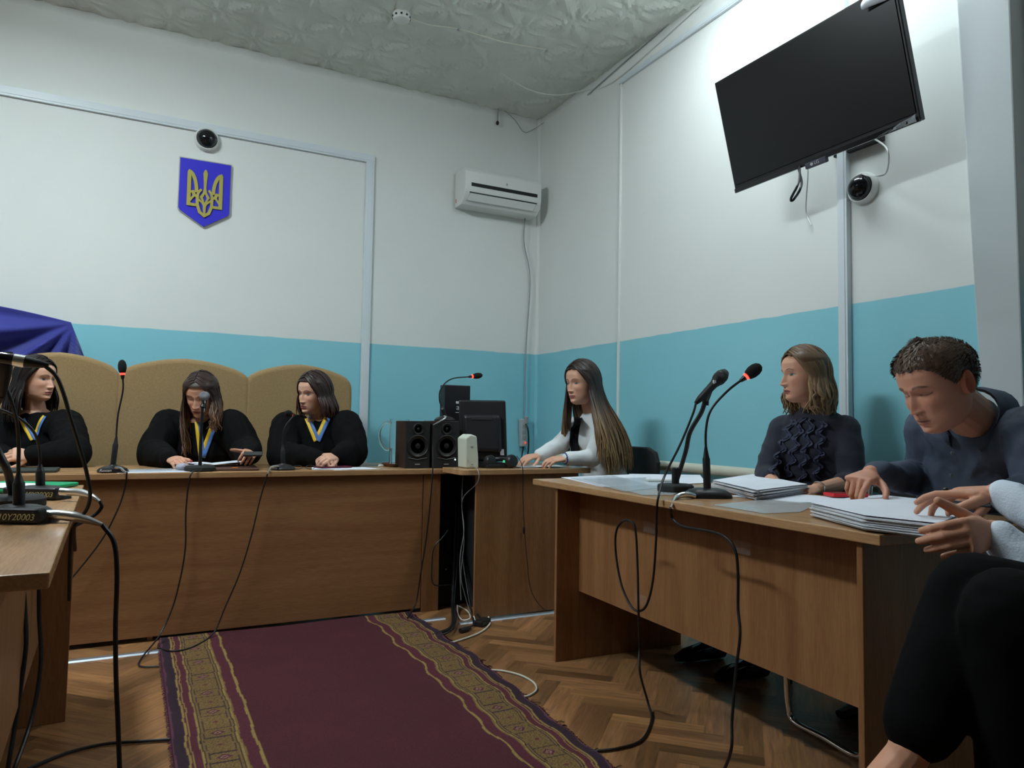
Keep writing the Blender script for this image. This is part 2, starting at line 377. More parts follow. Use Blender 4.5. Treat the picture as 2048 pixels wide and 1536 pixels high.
# ---- smoke detector, ceiling cable
d = at('z', ZC-.02, 803, 30)
t = thing('smoke_detector', (d.x, d.y, ZC-.08), 'round white smoke detector on the ceiling', 'smoke detector')
MB().lathe([(.035, -.062), (.05, -.055), (.056, -.035), (.056, -.02), (.045, .01), (.045, .04)], (d.x, d.y, ZC-.0), n=30).build('housing', M['white'], t, smooth=True)
mb = MB()
for k in range(10):
    q = k*math.pi/5; mb.box((d.x+.054*math.cos(q), d.y+.054*math.sin(q), ZC-.038), (.008, .012, .010), Matrix.Rotation(q, 3, 'Z'))
mb.build('vent_slots', M['black'], t)
c1 = at('z', ZC-.03, 917, 58); c2 = at('z', ZC-.03, 1093, 100)
def cable(name, P, r, label, m='cable', cat='cable', n=10, group=None, par=None, seg=8):
    o = MB().tube(spl(P, n), r, seg).build(name, M[m], par, smooth=True)
    if par is None: tag(o, label, cat, group)
    return o
cable('ceiling_cable', [(d.x+.05, d.y-.005, ZC-.03), ((d.x+c1.x)/2, (d.y+c1.y)/2, ZC-.045), (c1.x, c1.y, ZC-.03), ((c2.x+c1.x)/2, (c2.y+c1.y)/2, ZC-.045), (c2.x, c2.y, ZC-.028)], .004, 'thin pale cable clipped across ceiling from the smoke detector', 'cream')
for cc, l in ((c1, 'small dark cable clip on ceiling nearest the smoke detector'), (c2, 'small dark cable clip at the far end of ceiling cable')):
    tag(MB().ell((cc.x, cc.y, ZC-.035), .009).build('cable_clip', M['grey'], smooth=True), l, 'clip')
e0 = at('z', ZC-.03, 1000, 145)
cable('ceiling_wire', [e0, at('z', ZC-.07, 1055, 178), at('z', ZC-.12, 1110, 190), at('x', XR-.02, 1165, 181)+Vector((0, 0, 0)), at('x', XR-.012, 1230, 160), at('x', XR-.012, 1400, 10)], .0035, 'thin white wire sagging from the ceiling to the right wall corner', 'white')
cable('wall_wire', [at('x', XR-.01, 1175, 190), at('x', XR-.01, 1240, 132), at('x', XR-.01, 1320, 62), at('x', XR-.01, 1400, -8), at('x', XR-.01, 1500, -90)], .004, 'thin pale wire stapled along the top of right wall', 'grey')
h0 = at('y', YB-.03, 996, 214); h1 = at('y', YB-.03, 995, 246)
t = thing('pipe_hook', (h0.x, YB-.03, h1.z), 'short dark metal hook hanging at top of the back wall near corner', 'hook')
MB().tube([h0, h1], .006, 8).build('rod', M['grey'], t); MB().ell(h1, (.013, .013, .018)).build('tip', M['black'], t, smooth=True)
cable('corner_wire', [at('y', YB-.01, 1005, 217), at('y', YB-.01, 1030, 240), at('y', YB-.01, 1048, 264), at('y', YB-.01, 1068, 258), at('x', XR-.01, 1088, 245)], .0025, 'thin dark wire drooping across upper corner of the walls', 'grey')

# ---- air conditioner
def aircon():
    x0 = at('y', YB-.2, 933, 360).x; x1 = at('y', YB-.2, 1083, 375).x; x0 = x0-.01
    z1 = 2.97; z0 = 2.69
    t = thing('air_conditioner', ((x0+x1)/2, YB-.1, z0), 'white wall-mounted split air conditioner in the corner of the back wall', 'air conditioner')
    pr = [(0, z0), (.13, z0), (.185, z0+.05), (.205, z0+.11), (.205, z1-.035), (.185, z1-.005), (0, z1)]
    mb = MB(); V = []; k = len(pr)
    for x in (x0, x1): V += [(x, YB-a, b) for a, b in pr]
    mb.add(V, [tuple(range(k)), tuple(range(k, 2*k))[::-1]]+[(i, i+1, k+i+1, k+i) for i in range(k-1)]+[(k-1, 0, k, 2*k-1)])
    mb.build('housing', M['white'], t, smooth=True, bevel=.008, seg=3)
    MB().bb(x0+.05, x1-.04, YB-.208, YB-.2, z0+.13, z0+.157).build('display_strip', M['blackg'], t)
    MB().box(((x0+x1)/2, YB-.198, z0+.083), (x1-x0-.08, .008, .007)).build('air_slot', M['black'], t)
    fl = MB(); fl.add([(x0+.045, YB-.199, z0+.077), (x1-.045, YB-.199, z0+.077), (x1-.06, YB-.166, z0+.028), (x0+.03, YB-.166, z0+.028)], [(0, 1, 2, 3)])
    fl.build('louvre_flap', M['white'], t, solid=.005)
    fl = MB().tube([(x0+.045, YB-.200, z0+.077), (x0+.03, YB-.168, z0+.026), (x1-.06, YB-.168, z0+.026), (x1-.045, YB-.200, z0+.077)], .0018, 6); fl.build('flap_seam', M['grey'], t)
    MB().box(((x0+x1)/2+.02, YB-.207, z0+.19), (.012, .002, .018)).build('badge', M['grey'], t)
    MB().box((x0-.002, YB-.03, z0+.05), (.003, .006, .03)).build('side_mark', M['red'], t)
    ox = x1-.06
    P = [(ox, YB-.04, z0+.01), (ox, YB-.03, z0-.2), at('y', YB-.03, 1060, 560), at('y', YB-.03, 1052, 700), at('y', YB-.03, 1049, 835)]
    cable('cord', P, .005, '', 'grey', par=t)
    return t
aircon()
# power strip hung on the wall
s0 = at('y', YB-.04, 1045, 838); s1 = at('y', YB-.04, 1048, 893)
t = thing('power_strip', (s0.x, YB-.03, s1.z), 'grey power strip hanging on the blue wall behind the monitor', 'power strip')
MB().box(((s0.x+s1.x)/2, YB-.03, (s0.z+s1.z)/2), (.05, .045, s0.z-s1.z), Matrix.Rotation(-.05, 3, 'Y')).build('housing', mat('strip_grey', (.42, .43, .42), .5), t, bevel=.006)
MB().box((s0.x+.02, YB-.06, s1.z+.03), (.008, .008, .014)).build('switch', mat('switch_red', (.5, .01, .01), .4, emis=(1, .05, .03), es=.8), t)
for k in range(3): MB().lathe([(.016, 0), (.016, .003)], ((s0.x+s1.x)/2, YB-.053, s1.z+.07+k*.045), (0, -1, 0), 16).build('socket', M['grey'], t)
MB().box((s0.x+.03, YB-.045, s0.z-.01), (.03, .04, .06)).build('plug', M['grey'], t, bevel=.008)
cable('cord', [(s1.x, YB-.03, s1.z), (s1.x-.01, YB-.03, s1.z-.06), (s1.x-.03, YB-.05, s1.z-.14)], .006, '', 'cable', par=t)
cable('cord', [at('y', YB-.05, 1051, 848), at('y', YB-.07, 1056, 860), at('y', YB-.07, 1057, 890), at('y', YB-.07, 1055, 915)], .007, '', 'cable', par=t)

# ---- coat of arms shield
def shield():
    x0 = at('y', YB-.02, 359, 312).x; x1 = at('y', YB-.02, 464, 328).x; W = x1-x0; ztop = at('y', YB-.02, 359, 312).z; zb = at('y', YB-.02, 410, 455).z; H = ztop-zb; cx = (x0+x1)/2
    t = thing('coat_of_arms', (cx, YB, zb), 'blue shield with a golden trident hanging on the back wall', 'emblem')
    o = (cx, YB, ztop); U = (1, 0, 0); Vv = (0, 0, 1)
    base = [(-.5*W, 0), (.5*W, 0), (.5*W, -.75*H), (.47*W, -.79*H), (0, -H), (-.47*W, -.79*H), (-.5*W, -.75*H)]
    MB().prism(base, o, U, Vv, .018).build('rim', M['silver'], t)
    ins = [(a*.965, -.008+b*.975) for a, b in base]
    MB().prism(ins, (cx, YB-.018, ztop), U, Vv, .005).build('field', M['emb'], t)
    # trident: drawn in a unit box, x -1..1 is half width, y 0 top .. -1 bottom
    s = W*.335; h = H*.70; oz = ztop-H*.145; oy = YB-.024
    f = lambda P: [(a*s, b*h) for a, b in P]
    mb = MB()
    cnt = [0]
    def bar(P, wd, cl=False):
        P = f(P)
        for (a, b), (c_, d_) in zip(P, P[1:]):
            L_ = math.hypot(c_-a, d_-b); ux, uz = (c_-a)/L_, (d_-b)/L_; e = wd*.35
            q = [(a-ux*e-uz*wd/2, b-uz*e+ux*wd/2), (c_+ux*e-uz*wd/2, d_+uz*e+ux*wd/2), (c_+ux*e+uz*wd/2, d_+uz*e-ux*wd/2), (a-ux*e+uz*wd/2, b-uz*e-ux*wd/2)]
            cnt[0] += 1; mb.prism(q[::-1], (cx, oy, oz), U, Vv, .0065+.00008*cnt[0])
    wd = W*.058
    def arc(cx_, cy_, rx, ry, a0, a1, n=9): return [(cx_+rx*math.cos(math.radians(a0+(a1-a0)*i/n)), cy_+ry*math.sin(math.radians(a0+(a1-a0)*i/n))) for i in range(n+1)]
    mid = [(-.06, -.02), (0, .0), (.06, -.02), (.13, -.08), (.09, -.25), (.07, -.40), (.12, -.50), (.30, -.60), (.18, -.66), (0, -.52), (-.18, -.66), (-.30, -.60), (-.12, -.50), (-.07, -.40), (-.09, -.25), (-.13, -.08)]
    mb.prism(f(mid), (cx, oy, oz), U, Vv, .0068)
    for sg in (1, -1):
        g = lambda P: [(a*sg, b) for a, b in P]
        bar(g([(.90, -.14), (.90, -.78)]), wd*1.25)                                   # outer upright
        bar(g(arc(.98, -.50, .50, .42, 98, 178, 8)), wd*1.15)                     # curved blade
        bar(g([(.90, -.78), (.40, -.78)]), wd)                                        # foot
        bar(g([(.86, -.52), (.66, -.50), (.56, -.58)]), wd*.85)
        bar(g(arc(.52, -.535, .13, .055, 20, -180, 8)), wd*.8)                        # small curl
        bar(g([(.64, -.60), (.84, -.70)]), wd*.7)
        bar(g(arc(.05, -.62, .37, .20, -5, 60, 4)), wd*.8)
        bar(g([(.42, -.60), (.40, -.78), (.26, -.92), (0, -.99)]), wd)              # lower bulb outline
        bar(g([(.40, -.64), (.12, -.72), (0, -.80)]), wd*.7)
        bar(g([(.20, -.58), (-.04, -.80), (.0, -.97)]), wd*.6)
    mb.bb(cx-wd*.35, cx+wd*.35, oy-.007, oy, oz-.98*h, oz-.70*h)
    mb.build('trident', M['gold'], t, fix=True)
shield()
# ---- dome cameras
def dome(c, nrm, r, label):
    nrm = Vector(nrm); t = thing('dome_camera', c, label, 'security camera')
    MB().lathe([(r*.98, 0), (r, r*.25), (r*.98, r*.42), (r*.9, r*.5), (r*.84, r*.5), (r*.8, r*.44)], c, nrm, 36).build('housing', M['white'], t, smooth=True)
    pr = [(r*.8*math.cos(math.radians(q)), r*.44+r*.72*math.sin(math.radians(q))) for q in range(0, 91, 9)]
    MB().lathe(pr, c, nrm, 36).build('dome_cover', M['blackg'], t, smooth=True)
c = at('y', YB-.04, 414, 277); dome(Vector((c.x, YB, c.z)), (0, -1, -.0), .078, 'white dome security camera above the coat of arms shield')
c = at('x', XR-.05, 1716, 374); dome(Vector((XR, c.y, c.z)), (-1, 0, 0), .072, 'white dome security camera on the right wall under television')

# ---- television
def tv():
    w_, h_ = .93, .544; cx, cy, cz, yaw, tilt, roll = 2.564, 2.189, 2.445, .058, .234, .035
    n = Vector((-math.cos(yaw)*math.cos(tilt), -math.sin(yaw)*math.cos(tilt), -math.sin(tilt)))
    a = Vector((0, 0, 1)).cross(n).normalized(); u = n.cross(a); a2 = a*math.cos(roll)+u*math.sin(roll); u2 = u*math.cos(roll)-a*math.sin(roll)
    # a2 points to decreasing y (towards the camera = right in view)
    R = Matrix((a2, n, u2)).transposed(); c = Vector((cx, cy, cz))
    def L(x, y, z): return c+R @ Vector((x, y, z))
    t = thing('television', (cx, cy, L(0, 0, -h_/2).z-.02), 'large black flat television tilted on a bracket high on right wall', 'television')
    MB().box(L(0, -.02, .008), (w_, .035, h_), R).build('frame', M['black'], t, bevel=.004)
    MB().box(L(0, .0, .018), (w_-.024, .005, h_-.042), R).build('screen', mat('tv_panel', (.012, .012, .013), .28, spec=.35), t)
    MB().box(L(0, -.05, 0), (w_*.6, .04, h_*.6), R).build('rear_housing', M['black'], t, bevel=.01)
    MB().box(L(0, -.002, -h_/2+.012), (w_-.005, .012, .02), R).build('lower_bezel', M['blackg'], t)
    MB().box(L(.0, .0, -h_/2-.002), (.11, .02, .028), R).build('logo_bar', mat('grey_clear', (.10, .10, .14), .2), t, bevel=.006)
    cv = bpy.data.curves.new('txt', 'FONT'); cv.body = 'LG'; cv.size = .02; cv.extrude = .0008; cv.align_x = 'CENTER'; cv.align_y = 'CENTER'
    to = bpy.data.objects.new('tmp', cv); COL.objects.link(to); bpy.context.view_layer.update()
    me = bpy.data.meshes.new_from_object(to.evaluated_get(bpy.context.evaluated_depsgraph_get())); bpy.data.objects.remove(to)
    s = 1 if a2.cross(u2).dot(n) > 0 else -1
    sx = 1 if a2.dot(CR) > 0 else -1
    RR = Matrix((a2*sx, u2, (a2*sx).cross(u2))).transposed().to_4x4(); me.transform(Matrix.Translation(L(.008*sx, .0115, -h_/2-.002)) @ RR)
    link_mesh('logo_letters', me, M['txt'], t)
    MB().lathe([(.007, 0), (.007, .001)], L(-.018*sx, .0105, -h_/2-.002), n, 18).build('logo_disc', M['txt'], t)
    # peeling protective film on two corners
    xr = w_/2*sx
    mb = MB(); rows = [[L(xr-sx*(.02+.11*i/6), .006+.03*math.sin(j/4*2.2)*i/6*.8, h_/2-.006-.05*j/4*(1-i/6*.2)) for j in range(5)] for i in range(7)]
    mb.sheet(rows).build('film_corner', M['paper'], t, smooth=True, solid=.001)
    mb = MB(); rows = [[L(xr-sx*(.01+.16*i/8), .008+.006*math.sin(i*1.7+j), -h_/2+.004+.03*j/3*(1-i/8)) for j in range(4)] for i in range(9)]
    mb.sheet(rows).build('film_edge', M['film'], t, smooth=True)
    # bracket
    wy = cy; MB().box((XR-.012, wy, cz), (.024, .25, .3)).build('wall_plate', M['black'], t)
    MB().tube([(XR-.02, wy+.05, cz), ((XR+cx)/2+.02, wy-.06, cz), L(0, -.06, 0)], .018, 10).build('bracket_arm', M['black'], t)
    q = L(-.13*sx, -.05, -h_/2+.02)
    lo = [q, pd(1603, 368, 2.62), pd(1588, 398, 2.62), pd(1582, 397, 2.62), pd(1598, 362, 2.63), q+Vector((.01, 0, .01))]
    cable('television_cable', lo, .0045, 'black cable loop hanging under the television', 'cable')
    q2 = L(-.08*sx, -.05, -h_/2+.02)
    cable('television_lead', [q2, at('x', XR-.08, 1616, 352), at('x', XR-.012, 1612, 420), at('x', XR-.012, 1622, 450)], .003, 'thin white lead dangling from television against the wall', 'white')
    q3 = L(.24*sx, -.05, -h_/2+.02)
    cable('camera_lead', [q3, pd(1775, 300, 2.75), pd(1772, 345, 2.85), pd(1745, 352, 2.9), at('x', XR-.03, 1725, 348)], .0035, 'thin white lead curving from the television to dome camera', 'white')
tv()
# ---- flag cloth draped at the left
def flag():
    rows = []; ns, nt = 100, 120
    for i in range(nt):
        v = i/(nt-1); row = []
        for j in range(ns):
            u = j/(ns-1)
            # top edge from (-140,598) to (142,645); right edge down to (185,760)
            tx, ty = -200+342*u, 590+55*u-10*math.sin(u*3.1)
            bx, by = -240+480*u, 880+20*u
            px, py = tx+(bx-tx)*v, ty+(by-ty)*v
            th = math.atan2(py-645, 150-px); ds = math.hypot(px-145, py-645)/150
            y_ = 5.03-.085*math.sin(th*13+.5*ds)*min(ds, 1.4)*min(1, v*4)-.02*v
            row.append(at('y', min(y_, 5.17), px, py))
        rows.append(row)
    m = mat('blue_flag_cloth', (.028, .035, .27), .75, bump=.35, bscale=300, sheen=.3)
    o = MB().sheet(rows).build('flag', m, smooth=True, solid=.003); tag(o, 'dark blue cloth flag draped behind leftmost high-back chair', 'flag')
    tp = at('y', 5.09, 142, 645)
    tag(MB().tube([(tp.x-.02, tp.y+.03, .0), (tp.x-.01, tp.y+.03, tp.z-.01)], .012, 10).build('flag_pole', M['steel'], smooth=True), 'thin metal pole holding up corner of the blue flag', 'pole')
flag()
# ------------------------------------------------------------------ desks
TZ = .76
def bench():
    t = thing('judges_bench', (-.7, 4.0, 0), 'long beech-veneer judges bench across the room in front of high-back chairs', 'bench')
    MB().bb(-3.0, 1.655, 3.70, 4.36, TZ-.028, TZ).build('tabletop', M['litTopX'], t, bevel=.003)
    MB().bb(-2.95, 1.40, 3.722, 3.74, .022, TZ-.028).build('front_panel', M['beechX'], t)
    MB().bb(1.405, 1.50, 3.716, 3.745, .0, TZ-.028).build('end_post', M['beechZ'], t)
    for x in (-2.95, -1.4, .1, 1.35): MB().bb(x, x+.02, 3.74, 4.3, 0, TZ-.028).build('support_panel', M['beechZ'], t)
bench()
def desk2():
    t = thing('clerk_desk', (1.9, 3.8, 0), 'beech clerk desk joined to right end of the long bench, under the monitor', 'desk')
    x0, x1, y0, y1 = 1.50, 2.285, 3.43, 4.10; r = .05
    P = [(x0+r-r*math.cos(q*math.pi/12), y0+r-r*math.sin(q*math.pi/12)) for q in range(7)]+[(x1, y0), (x1, y1), (1.67, y1), (1.67, 3.694), (x0, 3.694)]
    MB().prism(P, (0, 0, TZ-.018), (1, 0, 0), (0, 1, 0), .028).build('tabletop', M['litTopX'], t, bevel=.003)
    MB().bb(1.595, 2.22, 3.455, 3.473, .008, TZ-.018).build('front_panel', M['beechZ'], t)
    MB().bb(1.503, 1.70, 4.03, 4.045, 0, TZ-.03).build('gap_shade_sheet', M['blackm'], t)  # added black sheet standing in for the shade in the gap
    MB().bb(1.70, 1.715, 3.50, 4.03, 0, TZ-.018).build('side_panel', M['blackm'], t)  # panel coloured black to carry the shade inside the gap
    MB().bb(2.20, 2.22, 3.474, 4.05, 0, TZ-.018).build('side_panel', M['beechZ'], t)
desk2()
t = thing('computer_tower', (1.52, 3.9, 0), 'black computer tower standing in the dark gap between bench and clerk desk', 'computer')
MB().bb(1.50, 1.69, 3.80, 4.2, .0, .46).build('case', M['black'], t, bevel=.004)
MB().bb(1.51, 1.68, 3.795, 3.80, .30, .44).build('front_bezel', M['blackg'], t)
MB().ell((1.575, 3.795, .20), .004).build('power_light', M['txt'], t)
for i, (a, b, yy, l) in enumerate(((-1.6, 1.47, 3.55, 'long silver metal strip on the floor before the judges bench'), (1.50, 2.22, 3.425, 'silver metal strip on the floor along clerk desk panel'))):
    tag(MB().add([(a, yy-.02, .0), (b, yy-.02, .0), (b, yy+.02, .0), (a, yy+.02, .0), (a, yy-.013, .006), (b, yy-.013, .006), (b, yy+.013, .006), (a, yy+.013, .006)], [(0, 1, 5, 4), (1, 2, 6, 5), (2, 3, 7, 6), (3, 0, 4, 7), (4, 5, 6, 7), (0, 3, 2, 1)]).build('floor_strip', M['alu']), l, 'metal strip')

def side_table(name, O, D, S, label, L_=1.80, Wd=.70, over0=.06, over1=.21, inset=.05):
    """O = near inner corner, D = direction away from the camera, S = direction towards the wall"""
    O = Vector(O); D = Vector(D).normalized(); S = Vector(S).normalized(); Z = Vector((0, 0, 1))
    R = Matrix((S, D, Z)).transposed()
    t = thing(name, (O+D*L_/2+S*Wd/2)[:2]+(0,) if False else ((O+D*L_/2+S*Wd/2).x, (O+D*L_/2+S*Wd/2).y, 0), label, 'table')
    P = lambda s, d, z: O+S*s+D*d+Z*z
    MB().box(P(Wd/2, L_/2, TZ-.013), (Wd, L_, .026), R).build('tabletop', M['litTopY'], t, bevel=.003)
    for d in (over0, L_-over1): MB().box(P(inset-.035+(Wd-.04)/2, d+.009, (TZ-.026)/2), (Wd-.04, .018, TZ-.026), R).build('leg_panel', M['beechZ'], t, bevel=.002)
    MB().box(P(inset+.085, (over0+L_-over1)/2+.009, (TZ-.026+.29)/2), (.018, L_-over1-over0-.018, TZ-.026-.29), R).build('front_panel', M['beechZ'], t)
    return t
RO = Vector((1.551, 1.121, 0)); RD = Vector((.077, 1.785, 0)).normalized(); RS = Vector((RD.y, -RD.x, 0))
side_table('side_table', RO, RD, RS, 'beech table at right loaded with papers, under the two desk microphones', 1.80, .70)
LO = Vector((-.105, 1.353, 0)); LD = Vector((-.043, 1.734, 0)).normalized(); LS = Vector((-LD.y, LD.x, 0))
def left_table():
    O, D, S = LO, LD, LS; Z = Vector((0, 0, 1)); R = Matrix((S, D, Z)).transposed()
    t = thing('side_table', (-.45, 2.2, 0), 'beech table at the left edge holding two numbered desk microphones', 'table')
    P = lambda s, d, z: O+S*s+D*d+Z*z
    MB().box(P(.35, .87, TZ-.013), (.70, 1.735, .026), R).build('tabletop', M['litTopY'], t, bevel=.003)
    MB().box(P(.335, 1.52, (TZ-.026)/2), (.64, .018, TZ-.026), R).build('leg_panel', M['beechZ'], t, bevel=.002)
    MB().box(P(.40, .16, (TZ-.026)/2), (.60, .018, TZ-.026), R).build('leg_panel', M['beechZ'], t, bevel=.002)
    MB().box(P(.11, .85, (TZ-.026+.27)/2), (.018, 1.32, TZ-.026-.27), R).build('front_panel', M['beechZ'], t)
left_table()

# ------------------------------------------------------------------ rug
def rug():
    x0, x1, y0, y1 = .145, 1.345, .9, 3.715; nx, ny = 330, 560
    x = np.linspace(x0, x1, nx); y = y0+(y1-y0)*np.linspace(0, 1, ny)**.9; X, Y = np.meshgrid(x, y, indexing='ij')
    e = np.minimum(X-x0, x1-X); wob = .004*np.sin(Y*31)+.004*np.sin(Y*13+1)
    maroon = np.array(s2l(96, 34, 50)); dark = np.array(s2l(52, 26, 44)); yel = np.array(s2l(168, 140, 74)); band = np.array(s2l(138, 108, 60)); field = np.array(s2l(86, 29, 40)); pk = np.array(s2l(110, 60, 80))
    C = np.empty(X.shape+(3,)); C[:] = field; ew = e+wob*.5
    def put(a, b, c, m=None):
        k = (ew >= a) & (ew < b)
        if m is not None: k &= m
        C[k] = c
    put(-1, .008, pk); put(.008, .040, dark); put(.040, .047, yel); put(.047, .052, maroon); put(.052, .056, yel); put(.056, .078, maroon)
    put(.078, .084, yel); put(.084, .088, dark); put(.088, .095, band); put(.095, .098, dark)
    put(.098, .178, band); put(.178, .181, dark); put(.181, .188, band); put(.188, .192, dark); put(.192, .198, yel); put(.198, .204, band); put(.204, .240, maroon); put(.240, .249, yel)
    per = .19; v = ((Y+.03)/per) % 1; cu = (ew-.138)/.04
    inb = (ew > .098) & (ew < .178)
    ln = ((np.abs(v-.32) < .016) | (np.abs(v-.68) < .016)) & inb; C[ln] = dark
    dm = np.abs(cu)/.62+np.abs(v-.5)/.115
    C[(dm < 1) & inb] = s2l(96, 34, 62); C[(dm < .55) & inb] = s2l(170, 130, 110); C[(dm < .28) & inb] = maroon
    v0 = np.minimum(v, 1-v); ds = np.abs(cu)/.30+v0/.05; C[(ds < 1) & inb] = s2l(110, 50, 50)
    sc = inb & (np.abs(np.sin(cu*6+np.sin(v*40)*1.5)) > .96) & (dm > 1.3) & (ds > 1.3); C[sc] = s2l(95, 70, 38)
    rng = np.random.default_rng(4); C *= (.55+.24*rng.random(X.shape))[..., None]
    Z = .0115+.0030*np.sin(Y*17+X*6)*np.clip(1-e/.12, 0, 1)+.002*np.sin(X*9+Y*3)
    Z[0, :] = .001; Z[-1, :] = .001
    Xw = X+wob*1.2*(X > .75)-.05*np.clip(2.9-Y, 0, 2)*(X-.145)/1.2*1.0
    V = np.stack([Xw, Y, Z], -1).reshape(-1, 3); i, j = np.meshgrid(np.arange(nx-1), np.arange(ny-1), indexing='ij'); q = (i*ny+j).ravel()
    me = bpy.data.meshes.new('rug'); me.from_pydata(V.tolist(), [], np.stack([q, q+ny, q+ny+1, q+1], 1).tolist()); setcol(me, C.reshape(-1, 3))
    t = thing('rug', (.745, 2.3, 0), 'maroon runner rug with gold diamond-pattern borders on parquet floor', 'rug')
    link_mesh('pile', me, mat('rug_pile', (.2, .05, .08), .95, attr='Col', bump=.9, bscale=260, var=.12, vscale=5), t)
    mb = MB(); rnd = random.Random(5)
    for side in (0, 1):
        k = 0
        yv = y0
        while yv < y1-.05:
            yv += .004; xe = x0 if side == 0 else x1
            xx = xe-.05*max(0, min(2, 2.9-yv))*(xe-.145)/1.2+(.0048*math.sin(yv*31)*side)
            big = rnd.random() < .04; l = rnd.uniform(.004, .012) if not big else rnd.uniform(.02, .04)
            if side == 0 and big: continue
            s_ = 1 if side else -1; a = rnd.uniform(-.7, .7)
            for _ in range(5 if big else 1):
                a2 = a+rnd.uniform(-.9, .9)*big
                mb.tube([(xx-.002*s_, yv, .006), (xx+s_*l*.6*math.cos(a2), yv+l*.6*math.sin(a2), .006), (xx+s_*l*math.cos(a2), yv+l*math.sin(a2)+.002, .003)], .0008, 3, cap=False)
    o = mb.build('fringe', mat('fringe', s2l(70, 30, 52), .95), t); tag(o, 'frayed dark threads along both edges', kind='stuff')
rug()

# ------------------------------------------------------------------ high-back chairs
def hb_chair(xa, xb, label, Yf=4.80, top=1.385, first=None):
    w_ = xb-xa; cx = (xa+xb)/2
    if first is not None:
        o = first.copy(); COL.objects.link(o)
        for ch in first.children:
            c = ch.copy(); COL.objects.link(c); c.parent = o
        o.location = (cx, Yf, 0); o.scale = (w_/.74, 1, 1); return tag(o, label)
    t = thing('high_back_chair', (cx, Yf, 0), label, 'chair', 'tan high-back chairs behind the judges bench')
    W = .74
    def outline(ins):
        H = spl([(-.37, 1.08, 0), (-.37, 1.19, 0), (-.360, 1.262, 0), (-.311, 1.309, 0), (-.21, 1.344, 0), (-.10, 1.366, 0), (0, 1.375, 0)], 5)
        L_ = [(-.37, .38)]+[(p.x, p.y) for p in H]
        P = L_+[(-a, b) for a, b in L_[:-1]][::-1]
        return [(a*(1-ins/.37), b-ins) for a, b in P]
    m1 = MB().prism(outline(.0), (cx, Yf+.10, 0), (1, 0, 0), (0, 0, 1), .09)
    m1.build('back_cushion', M['uph'], t, smooth=True, bevel=.028, seg=4)
    MB().prism(outline(.012), (cx, Yf+.125, 0), (1, 0, 0), (0, 0, 1), .035).build('back_shell', mat('chair_shell', (.05, .03, .02), .6), t, smooth=True)
    MB().bb(cx-W/2+.04, cx+W/2-.04, Yf-.48, Yf+.02, .36, .48).build('seat', M['uph'], t, smooth=True, bevel=.03, seg=3)
    for s_ in (-1, 1):
        MB().bb(cx+s_*(W/2-.05)-.03, cx+s_*(W/2-.05)+.03, Yf-.42, Yf+.08, .0, .36).build('side_panel', M['uph'], t, bevel=.02)
    return t
def xat(px, py, Y): return at('y', Y, px, py).x
Yc = 4.78
ch0 = hb_chair(xat(243, 850, Yc), xat(486, 850, Yc), 'tan high-back chair in the middle, behind judge looking down at papers', Yc)
hb_chair(xat(489, 850, Yc), xat(704, 850, Yc), 'right-hand tan high-back chair, nearest the vertical wall trunking', Yc, first=ch0)
hb_chair(xat(-22, 850, Yc), xat(237, 850, Yc), 'leftmost tan high-back chair, in front of the blue flag', Yc, first=ch0)

# ------------------------------------------------------------------ microphones and cables
def xlr(mb_parent, P, r=.008, lab=None):
    """silver plug tapering onto a cable along polyline P"""
    Q = spl(P, 5); n = len(Q); rs = []
    for i in range(n):
        u = i/(n-1); rs.append(r if u < .5 else r*(1-.62*(u-.5)/.5))
    return MB().tube(Q, rs, 12).build('connector', M['steel'], mb_parent, smooth=True)
def goose(c, pts, label, size=1., base=True, col='black', ring=True, zt=TZ, basefn=None, headr=.019, coll=.135):
    """c = base centre; pts = gooseneck points above; last = tip direction end"""
    c = Vector(c); t = thing('gooseneck_microphone', (c.x, c.y, c.z), label, 'microphone')
    if basefn: basefn(t, c)
    else:
        k = 1.0*size
        MB().lathe([(.066*k, 0), (.068*k, .008*k), (.060*k, .018*k), (.040*k, .028*k), (.018*k, .033*k), (.016*k, .036*k)], c, n=36).build('base', M['black'], t, smooth=True)
    b0 = c+Vector((0, 0, .028))
    MB().lathe([(.0125*size, 0), (.0125*size, coll*.72), (.010*size, coll*.76), (.0045*size, coll)], b0, pts[0]-b0 if (pts[0]-b0).z > 0 else (0, 0, 1), 18).build('stem_collar', M['black'], t, smooth=True)
    Q = spl([b0+(pts[0]-b0).normalized()*coll*.8]+pts, 10); MB().tube(Q, .0042*size, 10).build('gooseneck', M['black'], t, smooth=True)
    tip = pts[-1]; dr = (pts[-1]-pts[-2]).normalized()
    MB().lathe([(.006*size, -.02), (.009*size, -.004), (.010*size, 0)], tip, dr, 16).build('capsule_mount', M['black'], t, smooth=True)
    if ring: MB().lathe([(.0095*size, 0), (.0115*size, .002), (.0115*size, .009), (.0095*size, .011)], tip, dr, 18).build('light_ring', M['led'], t, smooth=True)
    h = headr*size
    MB().lathe([(.009*size, .006), (h*.8, .014), (h, .03), (h, .046), (h*.8, .060), (h*.45, .068), (.001, .071)], tip, dr, 20).build('foam_windscreen', M['foam'], t, smooth=True)
    return t
def mic_cable(P, label, r=.0035, n=10, plug=None):
    t = thing('microphone_cable', P[-1], label, 'cable')
    MB().tube(spl(P, n), r, 8).build('cord', M['cable'], t, smooth=True)
    if plug: xlr(t, plug[0], plug[1])
    return t
FB = 3.695          # plane just in front of the bench
def onb(px, py): return at('y', FB-.012, px, py)
def flo(px, py, z=.006): return at('z', z, px, py)
